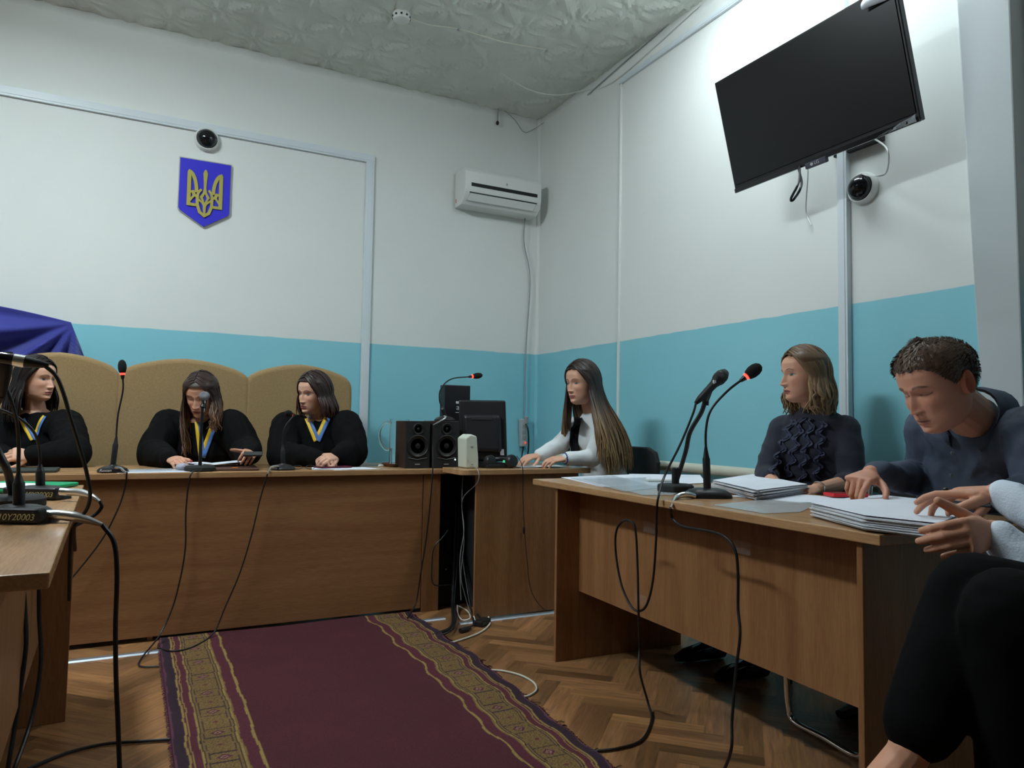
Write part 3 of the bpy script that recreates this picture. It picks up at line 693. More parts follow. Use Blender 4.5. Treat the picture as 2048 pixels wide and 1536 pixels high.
# bench mic 1 (left of the middle judge)
c = at('z', TZ, 226, 936); c = Vector((c.x, 3.80, TZ)); c.x = xat(226, 930, 3.80)
def pY(px, py, Y): return at('y', Y, px, py)
goose(c, [pY(232, 880, 3.80), pY(236, 830, 3.80), pY(246, 780, 3.80), pY(245, 750, 3.80)], 'tall gooseneck microphone with red light standing between left and middle judges', .95)
tx = lambda body, size, o, u, v, parent, m='txt', name='lettering', ital=0: _text(body, size, o, u, v, parent, m, name, ital)
def _text(body, size, o, u, v, parent, m, name, ital):
    cv = bpy.data.curves.new('txt', 'FONT'); cv.body = body; cv.size = size; cv.extrude = .0004; cv.shear = ital; cv.align_x = 'CENTER'; cv.align_y = 'CENTER'
    to = bpy.data.objects.new('tmp', cv); COL.objects.link(to); bpy.context.view_layer.update()
    me = bpy.data.meshes.new_from_object(to.evaluated_get(bpy.context.evaluated_depsgraph_get())); bpy.data.objects.remove(to)
    u = Vector(u).normalized(); v = Vector(v).normalized(); me.transform(Matrix.Translation(Vector(o)) @ Matrix((u, v, u.cross(v))).transposed().to_4x4())
    me.materials.clear(); return link_mesh(name, me, M[m], parent)
tt = [o for o in COL.objects if o.name == 'gooseneck_microphone'][0]
MB().box((c.x+.005, c.y-.058, c.z+.012), (.11, .018, .022)).build('front_foot', M['black'], tt, bevel=.006)
_text('Rostan', .017, (c.x-.028, c.y-.0695, c.z+.012), (1, 0, 0), (0, .1, 1), tt, 'txt', 'lettering', .3)
mic_cable([pY(254, 945, FB-.03), onb(250, 975), onb(235, 1020), onb(200, 1085), onb(132, 1170), onb(60, 1250), flo(20, 1330)], 'black cable from the tall microphone hanging down to the left over bench front', .0035, plug=([c+Vector((.012, -.06, .022)), c+Vector((.03, -.075, .022)), c+Vector((.045, -.10, .012)), Vector((pY(254, 945, FB-.03)))], .0065))
# bench mic 2: handheld in a stand, pointing at the camera
c = Vector((xat(400, 935, 3.80), 3.80, TZ))
t = thing('handheld_microphone', c, 'handheld microphone on a straight stand in front of the middle judge', 'microphone')
MB().lathe([(.066, 0), (.070, .004), (.070, .018), (.062, .026), (.01, .027)], c, n=36).build('base', M['blackm'], t, smooth=True)
top = pY(405, 815, 3.80); MB().tube([c+Vector((0, 0, .02)), pY(402, 870, 3.80), top], [.0085, .0075, .007], 12).build('stand', M['black'], t, smooth=True)
mt = pY(409, 792, 3.76); tail = pY(407, 822, 3.88)
dr = (mt-tail).normalized()
MB().lathe([(.009, 0), (.0115, .01), (.013, .09), (.016, .12), (.019, .128)], mt-dr*.135, dr, 18).build('handle', M['steel'], t, smooth=True)
MB().ell(mt, (.024, .024, .022)).build('grille', mat('mesh_grille', (.25, .27, .30), .35, .8, bump=1, bscale=900), t, smooth=True)
MB().tube([top, (top+mt-dr*.06)/2, mt-dr*.06], .012, 10).build('clip', M['black'], t, smooth=True)
mic_cable([c+Vector((.0, -.06, .012)), c+Vector((-.004, -.085, .008)), onb(381, 950)+Vector((0, -.006, 0)), onb(372, 1020), onb(371, 1090), onb(362, 1150), onb(345, 1215), onb(318, 1265)+Vector((0, -.05, 0)), flo(284, 1315), flo(280, 1332), flo(318, 1333)], 'black cable falling from middle handheld microphone to floor beside the rug corner')
# bench mic 3
c = Vector((xat(566, 930, 3.80), 3.80, TZ))
goose(c, [pY(565, 885, 3.80), pY(570, 855, 3.80), pY(585, 835, 3.80), pY(590, 832, 3.79), pY(582, 829, 3.73)], 'low gooseneck microphone with red light in front of the right judge', .9, coll=.10)
mic_cable([pY(535, 948, FB-.03), onb(520, 1000), onb(503, 1070), onb(480, 1145), onb(450, 1215), onb(425, 1262)+Vector((0, -.04, 0)), flo(385, 1294, .015), flo(345, 1302, .015), flo(316, 1296)], 'black cable curving from right judge microphone down to the rug corner', plug=([c+Vector((-.03, -.045, .02)), c+Vector((-.05, -.06, .022)), c+Vector((-.075, -.085, .014)), Vector(pY(535, 948, FB-.03))], .0065))
# speakers
def speaker(x0, x1, y0, z0, label, power=False):
    t = thing('speaker', ((x0+x1)/2, y0, TZ), label, 'speaker')
    cx = (x0+x1)/2; h = z0-TZ; yb = y0+.17
    MB().bb(x0, x1, y0+.006, yb, TZ+.001, z0).build('cabinet', mat('dark_walnut', (.035, .018, .014), .45, var=.3, stretch=(4, 4, 40)), t, bevel=.002)
    MB().bb(x0+.002, x1-.002, y0, y0+.008, TZ+.003, z0-.002).build('front_baffle', M['blackm'], t)
    for zz, r, nm in ((z0-h*.17, .032, 'tweeter'), (z0-h*.53, .062, 'woofer')):
        MB().lathe([(r, 0), (r, .004), (r*.92, .006), (r*.86, .002), (r*.35, -.003), (r*.2, .001), (.001, .002)], (cx, y0, zz), (0, -1, 0), 34).build(nm, mat('cone', (.014, .014, .015), .4), t, smooth=True)
    MB().tube([(cx-.055, y0-.001, TZ+h*.22), (cx, y0-.002, TZ+h*.185), (cx+.055, y0-.001, TZ+h*.22)], .002, 6).build('trim_line', mat('tl', (.06, .06, .06), .3), t)
    MB().box((cx, y0-.001, TZ+.022), (.028, .002, .006)).build('badge', M['grey'], t)
    if power: MB().ell((x1-.022, y0-.002, TZ+h*.18), .0035).build('power_light', M['ledg'], t)
def sp(pl, pr_, ytop, Y): return xat(pl, 890, Y), xat(pr_, 890, Y), pY((pl+pr_)/2, ytop, Y).z
a, b, z = sp(811, 860, 842, 3.78); speaker(a, b, 3.78, z, 'left black speaker of the pair on the bench, nearest the water jug')
a2, b2, z2 = sp(868, 918, 842, 3.76); speaker(a2, b2, 3.76, z2, 'right black speaker of the pair on the bench, with lit power light', True)
# mic on top of the speakers
c = Vector((xat(890, 835, 3.86), 3.86, z+.002))
goose(c, [pY(879, 800, 3.86), pY(882, 777, 3.86), pY(903, 758, 3.86), pY(943, 753, 3.86)], 'gooseneck microphone with red light lying on top of the speakers', .9, coll=.06)
P4 = [pY(866, 850, 3.735), pY(865, 890, 3.735), onb(865, 940)+Vector((0, -.004, 0)), onb(860, 1010), onb(852, 1080), onb(841, 1150), onb(832, 1205), flo(815, 1240)+Vector((0, 0, .01))]
mic_cable(P4, 'black cable hanging in front of the speakers and down the bench', .004, plug=([c+Vector((-.02, -.05, .024)), c+Vector((-.035, -.08, .026)), c+Vector((-.048, -.115, .015)), Vector(P4[0])], .007))
# jug, glass, tray
Yj = 4.0; jx = xat(799, 860, Yj); zj = pY(783, 923, Yj).z
t = thing('tray', (xat(795, 920, Yj), Yj, TZ), 'small round brown tray under the glass water jug', 'tray')
MB().lathe([(.075, 0), (.095, .004), (.105, .018), (.100, .018), (.09, .008), (.001, .007)], (xat(800, 920, Yj), Yj, TZ), n=36).build('dish', mat('tray_brown', s2l(120, 75, 50), .45), t, smooth=True)
zt = pY(803, 836, Yj).z
t = thing('water_jug', (jx, Yj, TZ+.008), 'clear glass water jug with a handle beside the left speaker', 'jug')
r = .056
MB().lathe([(.001, .004), (r*.92, .004), (r, .012), (r*.98, zt-TZ-.012), (r*.955, zt-TZ-.012), (r*.96, .018), (.001, .016)], (jx, Yj, TZ+.006), n=36, cap=False).build('glass_body', M['gl'], t, smooth=True)
hx = jx-r*.97
MB().tube(spl([(hx+.004, Yj, zt-.03), (hx-.03, Yj, zt-.028), (hx-.062, Yj, zt-.07), (hx-.06, Yj, zt-.13), (hx-.03, Yj, zt-.175), (hx+.004, Yj, zt-.18)], 8), .008, 10).build('handle', M['gl'], t, smooth=True)
t = thing('drinking_glass', (jx-.055, Yj-.07, TZ+.009), 'short clear drinking glass on the tray by water jug', 'glass')
MB().lathe([(.001, 0), (.027, 0), (.033, .095), (.0315, .095), (.026, .006), (.001, .005)], (jx-.045, Yj-.085, TZ+.009), n=30, cap=False).build('tumbler', M['gl'], t, smooth=True)
tag(MB().lathe([(.001, 0), (.014, 0), (.016, .006), (.012, .011), (.001, .012)], (xat(762, 922, 3.98), 3.98, TZ), n=24).build('bottle_cap', M['white'], smooth=True), 'small white bottle cap lying left of the tray', 'cap')
# white speaker
t = thing('small_speaker', (xat(940, 900, 3.60), 3.62, TZ+.01), 'small off-white computer speaker on the corner of clerk desk', 'speaker')
xa, xb = xat(932, 890, 3.55), xat(958, 890, 3.55); zz1 = pY(940, 868, 3.55).z; z0 = TZ+.011
mb = MB(); prf = [(xa+.002, z0), (xb+.001, z0), (xb-.001, z0+.06), (xb-.012, zz1-.012), (xa+.028, zz1), (xa-.004, zz1-.022)]
mb.prism(prf, (0, 3.66, 0), (1, 0, 0), (0, 0, 1), .11)
mb.build('cabinet', M['offwhite'], t, bevel=.008, seg=3, smooth=True)
MB().lathe([(.008, 0), (.007, .006)], (xa+.026, 3.60, zz1-.008), (-.3, 0, 1), 16).build('knob', M['offwhite'], t)
for q in ((xa+.035, z0+.115), (xa+.038, z0+.02)): MB().box((q[0], 3.549, q[1]), (.012, .003, .005)).build('screw_cover', M['grey'], t)
P5 = [(xa+.012, 3.548, z0+.045), (xa+.012, 3.53, z0+.02), (xa+.01, 3.425, TZ+.016), (xa+.008, 3.41, TZ-.05), at('y', 3.60, 925, 1000), at('y', 3.60, 928, 1060), at('y', 3.6, 920, 1120), at('y', 3.6, 922, 1200)]
cable('cord', P5, .0022, '', 'grey', par=t)
# monitor seen from behind
def monitor():
    c0 = at('y', 3.86, 912, 806); c1 = at('y', 3.80, 1008, 801); b1 = at('y', 3.80, 1018, 904)
    w_ = .46; u = Vector((c1.x-c0.x, -.17, 0)).normalized()
    cx = xat(966, 850, 3.86); zt = c1.z; h = zt-(TZ+.035)
    n = Vector((u.y, -u.x, 0))
    if n.y > 0: n = -n
    wd = (xat(1010, 850, 3.80)-xat(912, 850, 3.9))*1.03
    Z = Vector((0, .10, 1)).normalized(); R = Matrix((u, Z.cross(u)*-1 if False else u.cross(Z)*-1, Z)).transposed()
    c = Vector((cx, 3.86, TZ+.035+h/2))
    t = thing('monitor', (cx, 3.9, TZ+.01), 'black computer monitor seen from behind on the clerk desk', 'monitor')
    MB().box(c, (wd, .035, h), R).build('case', M['black'], t, bevel=.01, seg=3)
    mb = MB(); mb.box(c+R @ Vector((0, -.03 if (R @ Vector((0, -1, 0))).y < 0 else .03, -.02)), (wd*.8, .05, h*.62), R); mb.build('rear_bulge', M['black'], t, bevel=.022, seg=4)
    sg = -1 if (R @ Vector((0, -1, 0))).y < 0 else 1
    MB().box(c+R @ Vector((0, sg*.0562, h*.18)), (wd*.45, .004, .018), R).build('vent_strip', M['blackm'], t, bevel=.002)
    MB().box((cx+.02, 3.87, TZ+.03), (.07, .03, .10)).build('stand_neck', M['black'], t)
    MB().lathe([(.001, 0), (.11, 0), (.105, .012), (.001, .018)], (cx+.01, 3.9, TZ+.010), n=30).build('stand_foot', M['blackg'], t, smooth=True)
    MB().box(c+R @ Vector((wd*.40, sg*.02, -h*.36)), (.022, .004, .035), R).build('sticker', M['paper'], t)
monitor()
# upright black panel/box behind the speakers
c = Vector((xat(909, 830, 4.05), 4.05, TZ)); xa, xb = xat(889, 830, 4.05), xat(940, 830, 4.05); zt = pY(910, 770, 4.05).z
t = thing('computer_case', ((xa+xb)/2, 4.12, TZ), 'tall black box with a small label standing behind the speakers', 'computer')
MB().bb(xa, xb, 4.05, 4.13, TZ+.001, zt).build('case', M['black'], t, bevel=.004)
MB().box((xa+.075+.01, 4.048, zt-.105), (.026, .002, .014)).build('label', M['txt'], t)
_text('a', .05, (xa+.085, 4.048, zt-.135), (1, 0, 0), (0, 0, 1), t, 'txt', 'lettering', 0)
MB().box((xa+.085, 4.048, zt-.165), (.03, .002, .004)).build('label', M['txt'], t)
# keyboard, headset, notebook
t = thing('keyboard', (1.85, 3.62, TZ+.01), 'black keyboard and clutter on clerk desk before the monitor', 'keyboard')
kx0, kx1 = xat(962, 905, 3.62), xat(1012, 905, 3.62)
MB().bb(kx0, kx1, 3.53, 3.72, TZ+.012, TZ+.03).build('tray', M['black'], t, bevel=.004)
mb = MB()
for i in range(8):
    for j in range(5): mb.bb(kx0+.01+i*(kx1-kx0-.02)/8, kx0+.01+(i+.8)*(kx1-kx0-.02)/8, 3.54+j*.034, 3.566+j*.034, TZ+.03, TZ+.037)
mb.build('keys', M['black'], t)
MB().box((kx0+.12, 3.56, TZ+.045), (.03, .012, .012), Matrix.Rotation(.4, 3, 'Z')).build('green_light', mat('greenish', (.05, .35, .15), .5, emis=(.1, .7, .3), es=.4), t)
hc = pY(1018, 917, 3.55)
t = thing('headset', (hc.x, 3.55, TZ+.01), 'black headset lying on the clerk desk in front of keyboard', 'headphones')
for k, (x, y, rr) in enumerate(((hc.x, 3.52, .036), (hc.x-.11, 3.56, .034))):
    MB().lathe([(rr*.6, -.02), (rr, -.012), (rr, .010), (rr*.8, .02), (rr*.2, .023)], (x, y, TZ+.012+rr), (.25-.1*k, -1, .2), 26).build('ear_cup', M['black'], t, smooth=True)
MB().tube(spl([(hc.x+.0, 3.54, TZ+.05), (hc.x-.01, 3.62, TZ+.055), (hc.x-.055, 3.66, TZ+.05), (hc.x-.10, 3.63, TZ+.05), (hc.x-.11, 3.58, TZ+.045)], 8), .008, 8, flat=1.6).build('headband', M['black'], t, smooth=True)
cable('cord', [pY(1034, 912, 3.47), pY(1042, 925, 3.42), at('y', 3.415, 1046, 945), at('y', 3.44, 1046, 1000), at('y', 3.44, 1049, 1058), at('y', 3.44, 1053, 1110), at('y', 3.44, 1062, 1180), at('y', 3.43, 1085, 1216), flo(1100, 1222)], .002, '', 'cable', par=t)
MB().lathe([(.003, -.02), (.0065, -.012), (.0065, .012), (.003, .02)], at('y', 3.438, 1048, 1060), (0, 0, 1), 12).build('volume_control', M['black'], t, smooth=True)
def quad(name, pix, z, label, m, cat, th=.001, parent=None):
    P = [at('z', z, *p) for p in pix]; mb = MB(); V = P+[p+Vector((0, 0, th)) for p in P]
    n = len(P); mb.add(V, [tuple(range(n)), tuple(range(n, 2*n))[::-1]]+[(i, (i+1) % n, n+(i+1) % n, n+i) for i in range(n)])
    o = mb.build(name, M[m], parent)
    return tag(o, label, cat) if parent is None else o
def slab(name, cx, cy, w_, h_, z, rot, label, m, cat, th=.001, bev=0):
    o = MB().box((cx, cy, z+th/2), (w_, h_, th), Matrix.Rotation(rot, 3, 'Z')).build(name, M[m] if isinstance(m, str) else m, bevel=bev); return tag(o, label, cat)
TD = TZ+.010
slab('notebook', xat(1058, 925, 3.58), 3.58, .20, .15, TD+.0, .1, 'thin dark notebook under the hands of long-haired secretary', 'grey', 'notebook', .006)
slab('paper_sheet', xat(1095, 925, 3.56), 3.55, .18, .12, TD+.0065, -.1, 'white paper beneath the forearm of long-haired secretary', 'paper', 'paper')
# bench papers
slab('paper_sheet', xat(306, 933, 3.83), 3.83, .30, .20, TZ, .05, 'paper in clear sleeve lying left of the middle handheld microphone', 'paper', 'paper')
slab('plastic_sleeve', xat(310, 930, 3.87), 3.87, .26, .20, TZ+.002, .12, 'clear plastic sleeve on top of the paper by middle judge', 'film', 'sleeve', .002)
t = thing('pouch', (xat(372, 925, 3.9), 3.9, TZ), 'purple and white patterned pouch under right hand of the middle judge', 'pouch')
mb = MB(); rows = []
m = mat('patterned_cloth', (.6, .6, .65), .8); nt = m.node_tree; vo = nt.nodes.new('ShaderNodeTexVoronoi'); vo.inputs['Scale'].default_value = 60; cr = nt.nodes.new('ShaderNodeValToRGB'); cr.color_ramp.interpolation = 'CONSTANT'; cr.color_ramp.elements[0].color = (.03, .01, .08, 1); cr.color_ramp.elements[1].position = .42; cr.color_ramp.elements[1].color = (.55, .55, .62, 1)
nt.links.new(vo.outputs[0], cr.inputs[0]); nt.links.new(cr.outputs[0], nt.nodes['Principled BSDF'].inputs[0])
cxp = xat(378, 925, 3.88); mb.ell((cxp, 3.88, TZ+.013), (.06, .05, .013)); mb.ell((cxp-.03, 3.86, TZ+.018), (.03, .03, .018)); mb.ell((cxp+.045, 3.9, TZ+.016), (.03, .03, .014)); mb.build('pouch_body', m, t, smooth=True)
slab('striped_leaflet', xat(398, 918, 3.93), 3.97, .10, .12, TZ+.03, .3, 'white leaflet with blue stripes beside the patterned pouch', 'paper', 'leaflet', .001)
m = mat('brown_leather', s2l(88, 60, 50), .5, bump=.3, bscale=60)
o = slab('folder', xat(455, 926, 3.86), 3.93, .30, .30, TZ, -.08, 'brown leather folder lying open before the middle judge', m, 'folder', .012, .005)
tag(MB().box((xat(470, 928, 3.80), 3.79, TZ+.015), (.026, .01, .004)).build('orange_tab', mat('orange', s2l(225, 130, 50), .5)), 'small orange tab at the front edge of brown folder', 'tab')
o = slab('paper_sheet', xat(455, 915, 4.0), 4.02, .20, .16, TZ+.028, .3, 'white document tilted under left hand of the middle judge', 'paper', 'paper')
o.rotation_euler = (0, -.08, 0)
for k, (px, py, w_, h_, rt, z_, lab, mm) in enumerate(((700, 934, .26, .19, .25, 0, 'bottom white sheet of papers before the right judge', 'paper'), (672, 930, .24, .20, -.2, .002, 'upper white sheet of papers before the right judge', 'paper'))):
    slab('paper_sheet', xat(px, py, 3.82), 3.83, w_, h_, TZ+z_, rt, lab, mm, 'paper')
slab('booklet', xat(668, 925, 3.86), 3.88, .17, .10, TZ+.004, .25, 'dark red booklet on papers under right judge hands', mat('maroon_cover', s2l(90, 25, 45), .5), 'booklet', .008)
t = thing('eyeglasses', (xat(605, 930, 3.8), 3.8, TZ), 'folded dark eyeglasses between the low microphone and papers', 'eyeglasses')
gx = xat(608, 932, 3.8)
for s_ in (-1, 1): MB().tube([(gx+s_*.032+.024*math.cos(q*.52), 3.80, TZ+.012+.010*math.sin(q*.52)) for q in range(13)], .0014, 5, cap=False).build('lens_frame', M['black'], t)
MB().tube([(gx-.055, 3.80, TZ+.015), (gx-.05, 3.84, TZ+.006), (gx+.05, 3.85, TZ+.004)], .0014, 5).build('temple', M['black'], t)
slab('folder', xat(35, 928, 3.86), 3.92, .30, .20, TZ, .0, 'dark green-grey folder under clasped hands of the left judge', mat('dark_folder', (.03, .04, .035), .5), 'folder', .014, .004)
# ------------------------------------------------------------------ right table: things on it
def onr(px, py, s=-.012):
    r = ray(px, py); o = RO+RS*s; return CAM+r*((o-CAM).dot(RS)/r.dot(RS))
def oval_base(k=1., text=None, ang=None, w_=.084, dp=.056, h=.034):
    def f(t, c):
        a = YAW*-1 if ang is None else ang; R = Matrix.Rotation(a, 3, 'Z'); V = []; F = []; n = 40
        pr = [(1, 0), (1, .25), (.93, .5), (.74, .80), (.45, .97), (.22, 1.0)]
        for s_, z in pr:
            for j in range(n):
                q = 2*math.pi*j/n; cx, cy = math.cos(q), math.sin(q); e = .75
                V.append(c+R @ Vector((w_*s_*abs(cx)**e*(1 if cx > 0 else -1), dp*s_*abs(cy)**e*(1 if cy > 0 else -1), h*z)))
        for i in range(len(pr)-1):
            for j in range(n): F.append((i*n+j, i*n+(j+1) % n, (i+1)*n+(j+1) % n, (i+1)*n+j))
        F += [tuple(range(n))[::-1], tuple(range((len(pr)-1)*n, len(pr)*n))]
        MB().add(V, F).build('base', M['black'], t, smooth=True)
    return f
c = at('z', TZ, 1418, 997); c = Vector((c.x+.02, c.y+.03, TZ))
dd = (c-CAM).dot(CF)
rm = goose(c, [pd(1412, 905, dd), pd(1412, 860, dd), pd(1422, 820, dd), pd(1455, 782, dd), pd(1490, 755, dd)], 'gooseneck microphone with glowing red ring on right table before the woman in navy', 1.05, basefn=oval_base(), coll=.15, headr=.021)
P = [onr(1341, 1016, -.03), onr(1345, 1037), onr(1366, 1053), onr(1410, 1061), onr(1447, 1072), onr(1470, 1100), onr(1476, 1150), onr(1476, 1215), onr(1480, 1270, -.03), onr(1472, 1340, -.04), onr(1464, 1440, -.06), onr(1462, 1500, -.08), flo(1440, 1560)]
mic_cable(P, 'black cable draped over the middle of right table front, from red-ringed microphone', .0045, plug=([pd(1388, 992, dd-.05), pd(1372, 989, dd-.07), pd(1352, 995, dd-.09), Vector(P[0])], .010))
c = at('z', TZ, 1366, 988); c = Vector((c.x+.015, c.y+.06, TZ)); dd = (c-CAM).dot(CF)
t = thing('handheld_microphone', c, 'black handheld microphone clipped on a curved stand with heavy round base on right table', 'microphone')
MB().lathe([(.062, 0), (.068, .005), (.068, .026), (.060, .032), (.01, .034)], c, n=8).build('base', M['blackm'], t, bevel=.004)
MB().lathe([(.014, 0), (.014, .06), (.010, .064)], c+Vector((0, 0, .03)), n=14).build('stem_collar', M['black'], t, smooth=True)
arm = [c+Vector((0, 0, .03)), pd(1371, 905, dd), pd(1380, 865, dd-.02), pd(1402, 826, dd-.04), pd(1411, 800, dd-.05)]
MB().tube(spl(arm, 10), .0085, 12).build('stand_arm', M['black'], t, smooth=True)
tip = pd(1449, 746, dd-.02); tail = pd(1392, 806, dd-.12); dr = (tip-tail).normalized(); Lm = (tip-tail).length
MB().lathe([(.007, -.0), (.010, .012), (.0125, .03), (.0155, Lm*.62), (.021, Lm*.74), (.023, Lm*.76)], tail, dr, 22).build('handle', M['black'], t, smooth=True)
MB().lathe([(.023, Lm*.75), (.025, Lm*.80), (.024, Lm*.92), (.016, Lm*1.02), (.004, Lm*1.06)], tail, dr, 24).build('grille', mat('black_grille', (.02, .02, .022), .4, .5, bump=1, bscale=900), t, smooth=True)
MB().lathe([(.026, Lm*.855), (.026, Lm*.87)], tail, dr, 24, cap=False).build('grille_ring', M['black'], t)
MB().tube([arm[-1]-Vector((0, 0, .02)), arm[-1], tail+dr*Lm*.42], [.012, .013, .016], 12).build('clip', M['black'], t, smooth=True)
MB().box(tail+dr*Lm*.60+Vector((-.006, -.012, .006)), (.012, .004, .02)).build('label', M['paper'], t)
P = [tail, pd(1385, 830, dd-.14), pd(1360, 890, dd-.16), pd(1330, 950, dd-.18), onr(1317, 992, -.016), onr(1313, 1030), onr(1312, 1080), onr(1306, 1160), onr(1294, 1208), onr(1279, 1222), onr(1262, 1212), onr(1243, 1170), onr(1232, 1110), onr(1232, 1065), onr(1245, 1043), onr(1262, 1043), onr(1271, 1062), onr(1275, 1130), onr(1277, 1222, -.02), onr(1279, 1290, .03), flo(1280, 1345, .15), flo(1296, 1405, .03), flo(1303, 1440), flo(1283, 1480), flo(1235, 1497), flo(1180, 1503)]
mic_cable(P, 'black cable of the right table handheld microphone taped in a loop on front panel', .0042)
for px, py, l in ((1300, 1055, 'clear sticky tape over the cable loop on right table front panel'), (1487, 1095, 'clear sticky tape beside the second cable on right table front panel'), (1284, 1200, 'clear sticky tape at the bottom of cable loop')):
    ctr = onr(px, py, .1); mb = MB(); rows = [[ctr+RD*(-.035+.07*i/6)+Vector((0, 0, -.02+.04*j/4))-RS*(.004+.003*random.Random(i*7+j).random()) for j in range(5)] for i in range(7)]
    if py > 1190: rows = [[p+Vector((0, 0, 0)) for p in r_] for r_ in rows]
    tag(mb.sheet(rows).build('sticky_tape', M['tape'], smooth=True), l, 'tape')
def rquad(name, pix, z, label, m, cat, th=.001): return quad(name, pix, z, label, m, cat, th)
T1 = TZ+.0005
rquad('paper_sheet', [(1122, 955), (1262, 949), (1335, 968), (1205, 974)], T1, 'leftmost white sheet at the far corner of right table', 'paper', 'paper')
rquad('paper_sheet', [(1258, 948), (1400, 950), (1412, 966), (1300, 972)], T1+.0015, 'white sheet under white phone on right table', 'paper', 'paper')
rquad('plastic_sleeve', [(1165, 958), (1300, 955), (1390, 972), (1345, 990), (1285, 990)], T1+.003, 'glossy clear sleeve spread left of the microphone bases', 'film', 'sleeve')
rquad('plastic_sleeve', [(1140, 956), (1230, 952), (1320, 975), (1250, 983)], T1+.0045, 'crumpled clear sleeve covering the leftmost white sheet', 'film', 'sleeve')
rquad('paper_sheet', [(1455, 992), (1560, 985), (1715, 999), (1600, 1006)], T1, 'white sheet between red-ringed microphone and red phone', 'paper', 'paper')
rquad('plastic_sleeve', [(1428, 1010), (1520, 1000), (1640, 1006), (1600, 1024), (1530, 1027)], T1+.002, 'clear plastic sleeve at the front edge, right of microphone base', 'film', 'sleeve')
rquad('paper_sheet', [(1610, 1004), (1760, 990), (1880, 1002), (1745, 1016)], T1+.002, 'white sheet partly under the near paper stack', 'paper', 'paper')
def phone(name, px, py, L_, W_, rot, label, m, cat='phone'):
    c = at('z', TZ+.006, px, py); t = thing(name, (c.x, c.y, TZ+.004), label, cat); R = Matrix.Rotation(rot, 3, 'Z')
    MB().box((c.x, c.y, TZ+.011), (L_, W_, .012), R).build('case', m, t, bevel=.004, seg=3)
    MB().box((c.x, c.y, TZ+.0175), (L_*.9, W_*.86, .001), R).build('screen', M['blackg'] if name == 'red' else M['paper'], t)
    return t
ph = phone('phone', 1691, 992, .135, .07, -.35, 'red phone lying on right table below the hand of the man', M['red'])
ph.children[1].data.materials[0] = mat('dark_red', (.25, .01, .015), .2)
phone('phone', 1320, 962, .12, .065, -.5, 'white phone lying on papers left of the microphones on right table', M['white'])
def stack(pix, z0, n, th, label, seed=1, jit=.006, sk=(0, 0)):
    rnd = random.Random(seed); P = [at('z', z0+n*th+.004, *p) for p in pix]; P = [Vector((p.x, p.y, z0)) for p in P]; cc = sum(P, Vector())/len(P)
    t = thing('paper_stack', (cc.x, cc.y, z0), label, 'paper stack'); mb = MB(); k = len(P)
    for i in range(n):
        a = rnd.uniform(-.03, .03); o = Vector((rnd.uniform(-jit, jit)+sk[0]*i, rnd.uniform(-jit, jit)+sk[1]*i, 0)); R = Matrix.Rotation(a, 3, 'Z')
        rows = []
        # each layer a slightly wavy slab
        Q = [cc+R @ (p-cc)+o for p in P]; z = z0+i*th; V = []; m_ = 6
        ring = []
        for e in range(k):
            for q in range(m_): ring.append(Q[e].lerp(Q[(e+1) % k], q/m_))
        wv = [th*.5*math.sin(j*1.3+i*2.1)*rnd.random() for j in range(len(ring))]
        lo = [Vector((p.x, p.y, z+max(0, w_*.5))) for p, w_ in zip(ring, wv)]; hi = [Vector((p.x, p.y, z+th*.9+w_*.6)) for p, w_ in zip(ring, wv)]
        nn = len(ring); mb.m = 0
        mb.add(lo+hi, [(j, (j+1) % nn, nn+(j+1) % nn, nn+j) for j in range(nn)]+[tuple(range(nn))[::-1], tuple(range(nn, 2*nn))])
    mb.build('bundle', M['paperE'], t)
    zt = z0+n*th+.003; Q = [Vector((p.x, p.y, zt))+Vector((sk[0]*n, sk[1]*n, 0)) for p in P]; mb = MB()
    mb.add(Q+[q+Vector((0, 0, .001)) for q in Q], [tuple(range(k)), tuple(range(k, 2*k))[::-1]]+[(i, (i+1) % k, k+(i+1) % k, k+i) for i in range(k)])
    mb.build('top_sheet', M['paper'], t)
    return t
stack([(1425, 960), (1505, 948), (1614, 968), (1515, 980)], TZ+.004, 11, .0026, 'thick rumpled stack of case papers before the woman in navy', 3, .008)
stack([(1622, 1005), (1790, 993), (1925, 1026), (1880, 1046), (1730, 1030)], TZ+.004, 13, .0025, 'large stack of papers overhanging the near corner of right table', 5, .006, (0, 0))

# ------------------------------------------------------------------ left table: things on it
ang = -.50
def numbered(px, py, pts, label, text, size, coll):
    c = at('z', TZ, px, py); d0 = (c-CAM).dot(CF)
    t = goose(c, [pd(a, b, d0-e) for a, b, e in pts], label, size, basefn=oval_base(ang=ang, w_=.085, dp=.050, h=.040), coll=coll, ring=True)
    R = Matrix.Rotation(ang, 3, 'Z'); u = R @ Vector((1, 0, 0)); f = R @ Vector((0, -1, 0))
    MB().box(c+f*.035+Vector((0, 0, .019)), (.16, .036, .036), R).build('front_block', M['black'], t, bevel=.008, seg=3)
    _text(text, .0205, c+f*.0535+u*.030+Vector((0, 0, .0165)), u, (0, 0, 1), t, 'ink', 'inventory_number', .25)
    return t, c, u, f
t1_, c1_, u1, f1 = numbered(37, 1043, [(37, 930, 0), (37, 880, 0), (28, 820, .02), (0, 755, .04), (-60, 690, .06)], 'near numbered gooseneck microphone on left table', '10Y20003', 1.0, .085)
t2_, c2_, u2_, f2 = numbered(80, 997, [(80, 912, 0), (78, 895, 0), (66, 862, .03), (30, 832, .05), (-40, 805, .08)], 'far numbered gooseneck microphone on left table, beside the green folder', '10Y20003', 1.0, .075)
def ofl(px, py, s=-.012):
    r = ray(px, py); o = LO-LS*(-s) if False else LO+LS*s; return CAM+r*((o-CAM).dot(LS)/r.dot(LS))
d1 = (c1_-CAM).dot(CF); d2 = (c2_-CAM).dot(CF)
